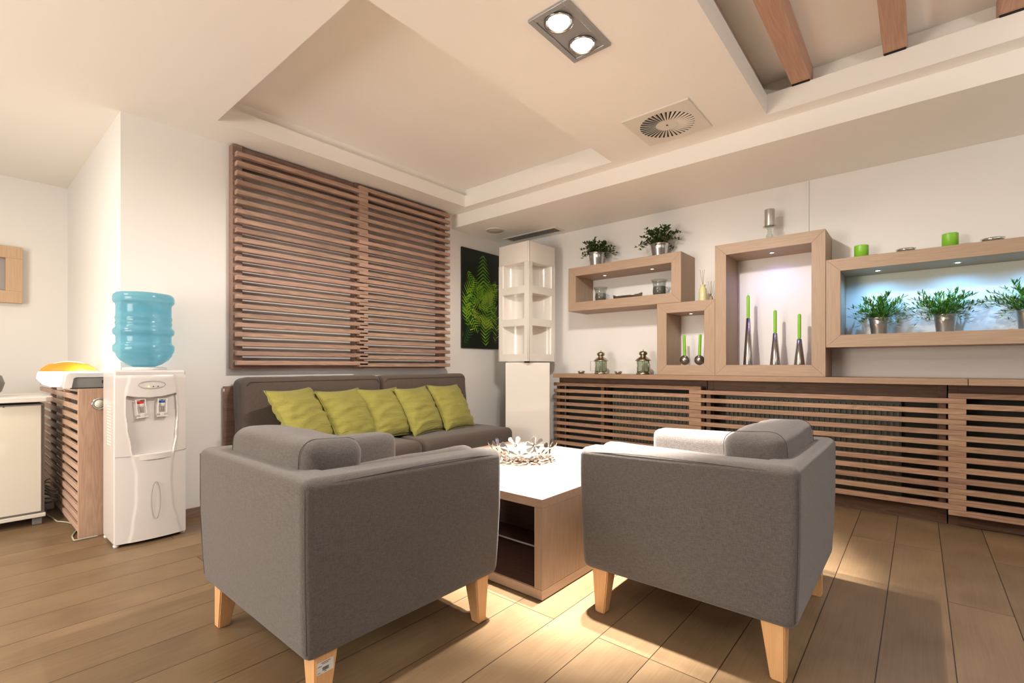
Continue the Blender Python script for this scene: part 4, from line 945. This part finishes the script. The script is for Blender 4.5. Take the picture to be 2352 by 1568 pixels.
tr_ = wnt.nodes.new('ShaderNodeBsdfTransparent'); tr_.inputs[0].default_value = (.80, .94, .98, 1); tl_ = wnt.nodes.new('ShaderNodeBsdfTranslucent'); tl_.inputs[0].default_value = (.42, .80, .90, 1)
mm_ = wnt.nodes.new('ShaderNodeMixShader'); mm_.inputs[0].default_value = .72; wnt.links.new(tl_.outputs[0], mm_.inputs[1]); wnt.links.new(tr_.outputs[0], mm_.inputs[2]); wnt.links.new(mm_.outputs[0], wnt.nodes['Material Output'].inputs[0])
m.build('water', wm, r)

# ------------------------------------------------------------ alcove: radiator cover, white device, lamp, socket, cables
r = thing('radiator_cover', 'pale oak slatted radiator cover in the alcove behind the water cooler', 'radiator cover', (.58, 4.55, 0))
m = MB(); m.box(.487, .673, 3.685, 3.712, 0, .866, .002); m.build('side_panel', M_ALC, r, True)
m = MB(); m.box(.487, .673, 3.712, 5.45, .848, .866, .002); m.build('top', M_ALCY, r, True)
for y in (4.29, 4.92): m = MB(); m.box(.500, .530, y, y + .05, 0, .85, .002); m.build('upright', M_ALC, r, True)
m = MB()
for k in range(14): z = .832 - .0585 * k; m.box(.487, .502, 3.712, 5.45, z - .034, z - .002, .002)
m.build('slat', M_ALCY, r, True)
r = thing('radiator', 'white radiator showing through the pale alcove slats', 'radiator', (.62, 4.6, .1))
m = MB(); m.box(.585, .640, 3.82, 5.35, .16, .80, .006)
for k in range(42): y = 3.83 + k * .036; m.box(.575, .585, y, y + .022, .18, .78, .003)
m.build('panel', M_RADW, r, True)
for y in (3.95, 5.15): m = MB(); m.box(.60, .673, y, y + .02, .0, .2); m.build('foot', M_RADW, r, True)
r = thing('wall_socket', 'round chrome socket on the side of the alcove radiator cover', 'socket', (.580, 3.685, .775))
m = MB(); T = Matrix.Translation((.580, 3.6845, .775)) @ Matrix.Rotation(PI / 2, 4, 'X')
m.lathe([(0, 0), (.036, 0), (.036, .006), (.030, .009), (.026, .004), (0, .004)], (0, 0, 0), 32, T); m.build('ring', M_CHROME, r, True)
m = MB(); m.lathe([(0, .0045), (.024, .0045), (.022, .012), (0, .013)], (0, 0, 0), 24, T); m.build('insert', M_CREAM, r, True)
r = thing('white_device', 'white plastic device with a dark recess on the alcove radiator cover', 'device', (.52, 3.80, .866))
m = MB(); m.prism([(.425, .868), (.438, .946), (.452, .958), (.640, .958), (.652, .946), (.660, .868), (.632, .868), (.625, .925), (.615, .932), (.482, .932), (.470, .925), (.462, .868)], 'y', 3.700, 3.722, .002)
m.box(.432, .655, 3.722, 3.90, .868, .956, .008, 3); m.build('housing', M_WHITE, r, True)
m = MB(); m.box(.468, .626, 3.712, 3.722, .870, .930); m.build('recess', M_GREY, r, True)
m = MB(); m.box(.455, .64, 3.694, 3.715, .866, .872); m.build('tray', M_DARK, r, True)
m = MB(); m.lathe([(0, 0), (.012, 0), (.012, .004), (.008, .005), (0, .003)], (0, 0, 0), 20, Matrix.Translation((.606, 3.711, .905)) @ Matrix.Rotation(PI / 2, 4, 'X')); m.build('dial', M_DARK, r, True)
r = thing('table_lamp', 'glowing rounded lamp with an orange top behind the white device', 'lamp', (.505, 4.16, .866))
lmp, lnt, lbb = mat('lit_frosted_glass'); lbb.inputs['Base Color'].default_value = (1, .93, .80, 1); lbb.inputs['Emission Color'].default_value = (1.0, .86, .66, 1); lbb.inputs['Emission Strength'].default_value = 1.5
m = MB(); m.lathe([(0, 0), (.085, 0), (.125, .018), (.150, .055), (.145, .090), (.120, .118)], n=40); m.build('glass_body', lmp, r)
lo_, lnt, lbb = mat('lit_orange_glass'); lbb.inputs['Base Color'].default_value = (.60, .20, .01, 1); lbb.inputs['Emission Color'].default_value = (1.0, .33, .02, 1); lbb.inputs['Emission Strength'].default_value = .35
m = MB(); m.lathe([(.139, .095), (.128, .118), (.095, .143), (.045, .155), (0, .157)], n=40); m.build('glass_cap', lo_, r)
m = MB(); m.tube([(.135 * math.cos(a), -.03, .062 + .098 * math.sin(a)) for a in [PI * i / 24 for i in range(25)]], .004, 8); m.build('handle', M_CREAM, r)
r = thing('power_strip', 'white power strip with coiled cables on the floor under the alcove radiator cover', 'power strip', (.45, 4.75, 0))
m = MB(); m.box(.436, .484, 4.60, 4.90, 0, .05, .006); m.build('housing', M_WHITE, r, True)
for q in range(5):
    m = MB(); m.tube([(.462 + .045 * math.cos(a) + .003 * q, 4.66 + .20 * math.sin(a), .075 + .022 * q + .008 * math.sin(3 * a + q)) for a in [2 * PI * i / 32 for i in range(32)]], .0055, 6, True); m.build('cable', M_CABLE if q % 2 else M_GREY, r, True)
def spline(pts, n=8):
    P = [Vector(p) for p in pts]; out = []
    for i in range(len(P) - 1):
        a, b2, c, d = P[max(i - 1, 0)], P[i], P[i + 1], P[min(i + 2, len(P) - 1)]
        for k in range(n):
            t = k / n; out.append(.5 * ((2 * b2) + (-a + c) * t + (2 * a - 5 * b2 + 4 * c - d) * t * t + (-a + 3 * b2 - 3 * c + d) * t ** 3))
    out.append(P[-1]); return out
m = MB(); m.tube(spline([(.57, 3.66, .006), (.53, 3.662, .006), (.488, 3.662, .006), (.468, 3.668, .006), (.468, 3.70, .006), (.475, 3.78, .006), (.52, 3.95, .006), (.50, 4.1, .006), (.47, 4.17, .006), (.455, 4.20, .006), (.445, 4.32, .006), (.43, 4.45, .006), (.442, 4.59, .006)]), .0045, 6)
tag(m.build('floor_cable', M_CABLE), 'thin grey cable on the floor looping round the foot of the alcove radiator cover', 'cable')

# ------------------------------------------------------------ desk and wall frame at the picture edge
r = thing('desk_cabinet', 'cream office cabinet with white top at the left picture edge', 'cabinet', (.0, 4.5, 0))
m = MB(); m.box(-.60, .398, 4.215, 4.80, .075, .760, .003); m.build('carcass', M_GREY, r, True)
m = MB(); m.box(-.58, .382, 4.200, 4.2145, .088, .752, .003); m.build('door', M_CREAM, r, True)
m = MB(); m.prism([(-.62, 4.80), (-.62, 4.16), (.40, 4.16), (.425, 4.175), (.435, 4.20), (.435, 4.80)], 'z', .775, .806, .004); m.build('tabletop', M_WHITE, r, True)
m = MB(); m.box(-.60, .402, 4.198, 4.80, .052, .075, .003); m.build('plinth', M_CREAM, r, True)
m = MB(); m.box(.215, .222, 4.195, 4.2, .748, .752); m.build('lock', M_DARK, r, True)
for x in (.345, -.5):
    for y in (4.24, 4.74): m = MB(); m.box(x, x + .045, y, y + .03, 0.0, .052, .004); m.build('caster', M_GREY, r, True)
m = MB(); m.lathe([(0, .806), (.045, .806), (.075, .84), (.088, .89), (.075, .935), (.05, .955), (.045, .95), (.066, .93), (0, .93)], (.148, 4.40, 0), 32); tag(m.build('vase', plain('grey_ceramic', (.16, .16, .145), .4)), 'grey rounded pot on the white desk top at the picture edge', 'vase')
r = thing('wall_frame', 'square pale oak frame with a plain grey mirror on the alcove wall', 'mirror', (.1, 5.62, 1.5))
m = MB(); ax0, ax1, az0, az1, t = -.06, .396, 1.505, 1.958, .095
for a in ((ax0, ax1, az1 - t, az1), (ax0, ax1, az0, az0 + t), (ax0, ax0 + t, az0 + t, az1 - t), (ax1 - t, ax1, az0 + t, az1 - t)): m.box(a[0], a[1], 5.56, 5.619, a[2], a[3], .002)
m.build('frame', M_PALE, r, True)
m = MB(); m.box(ax0 + t, ax1 - t, 5.600, 5.606, az0 + t, az1 - t); m.build('pane', plain('grey_pane', (.38, .355, .345), .35), r, True)
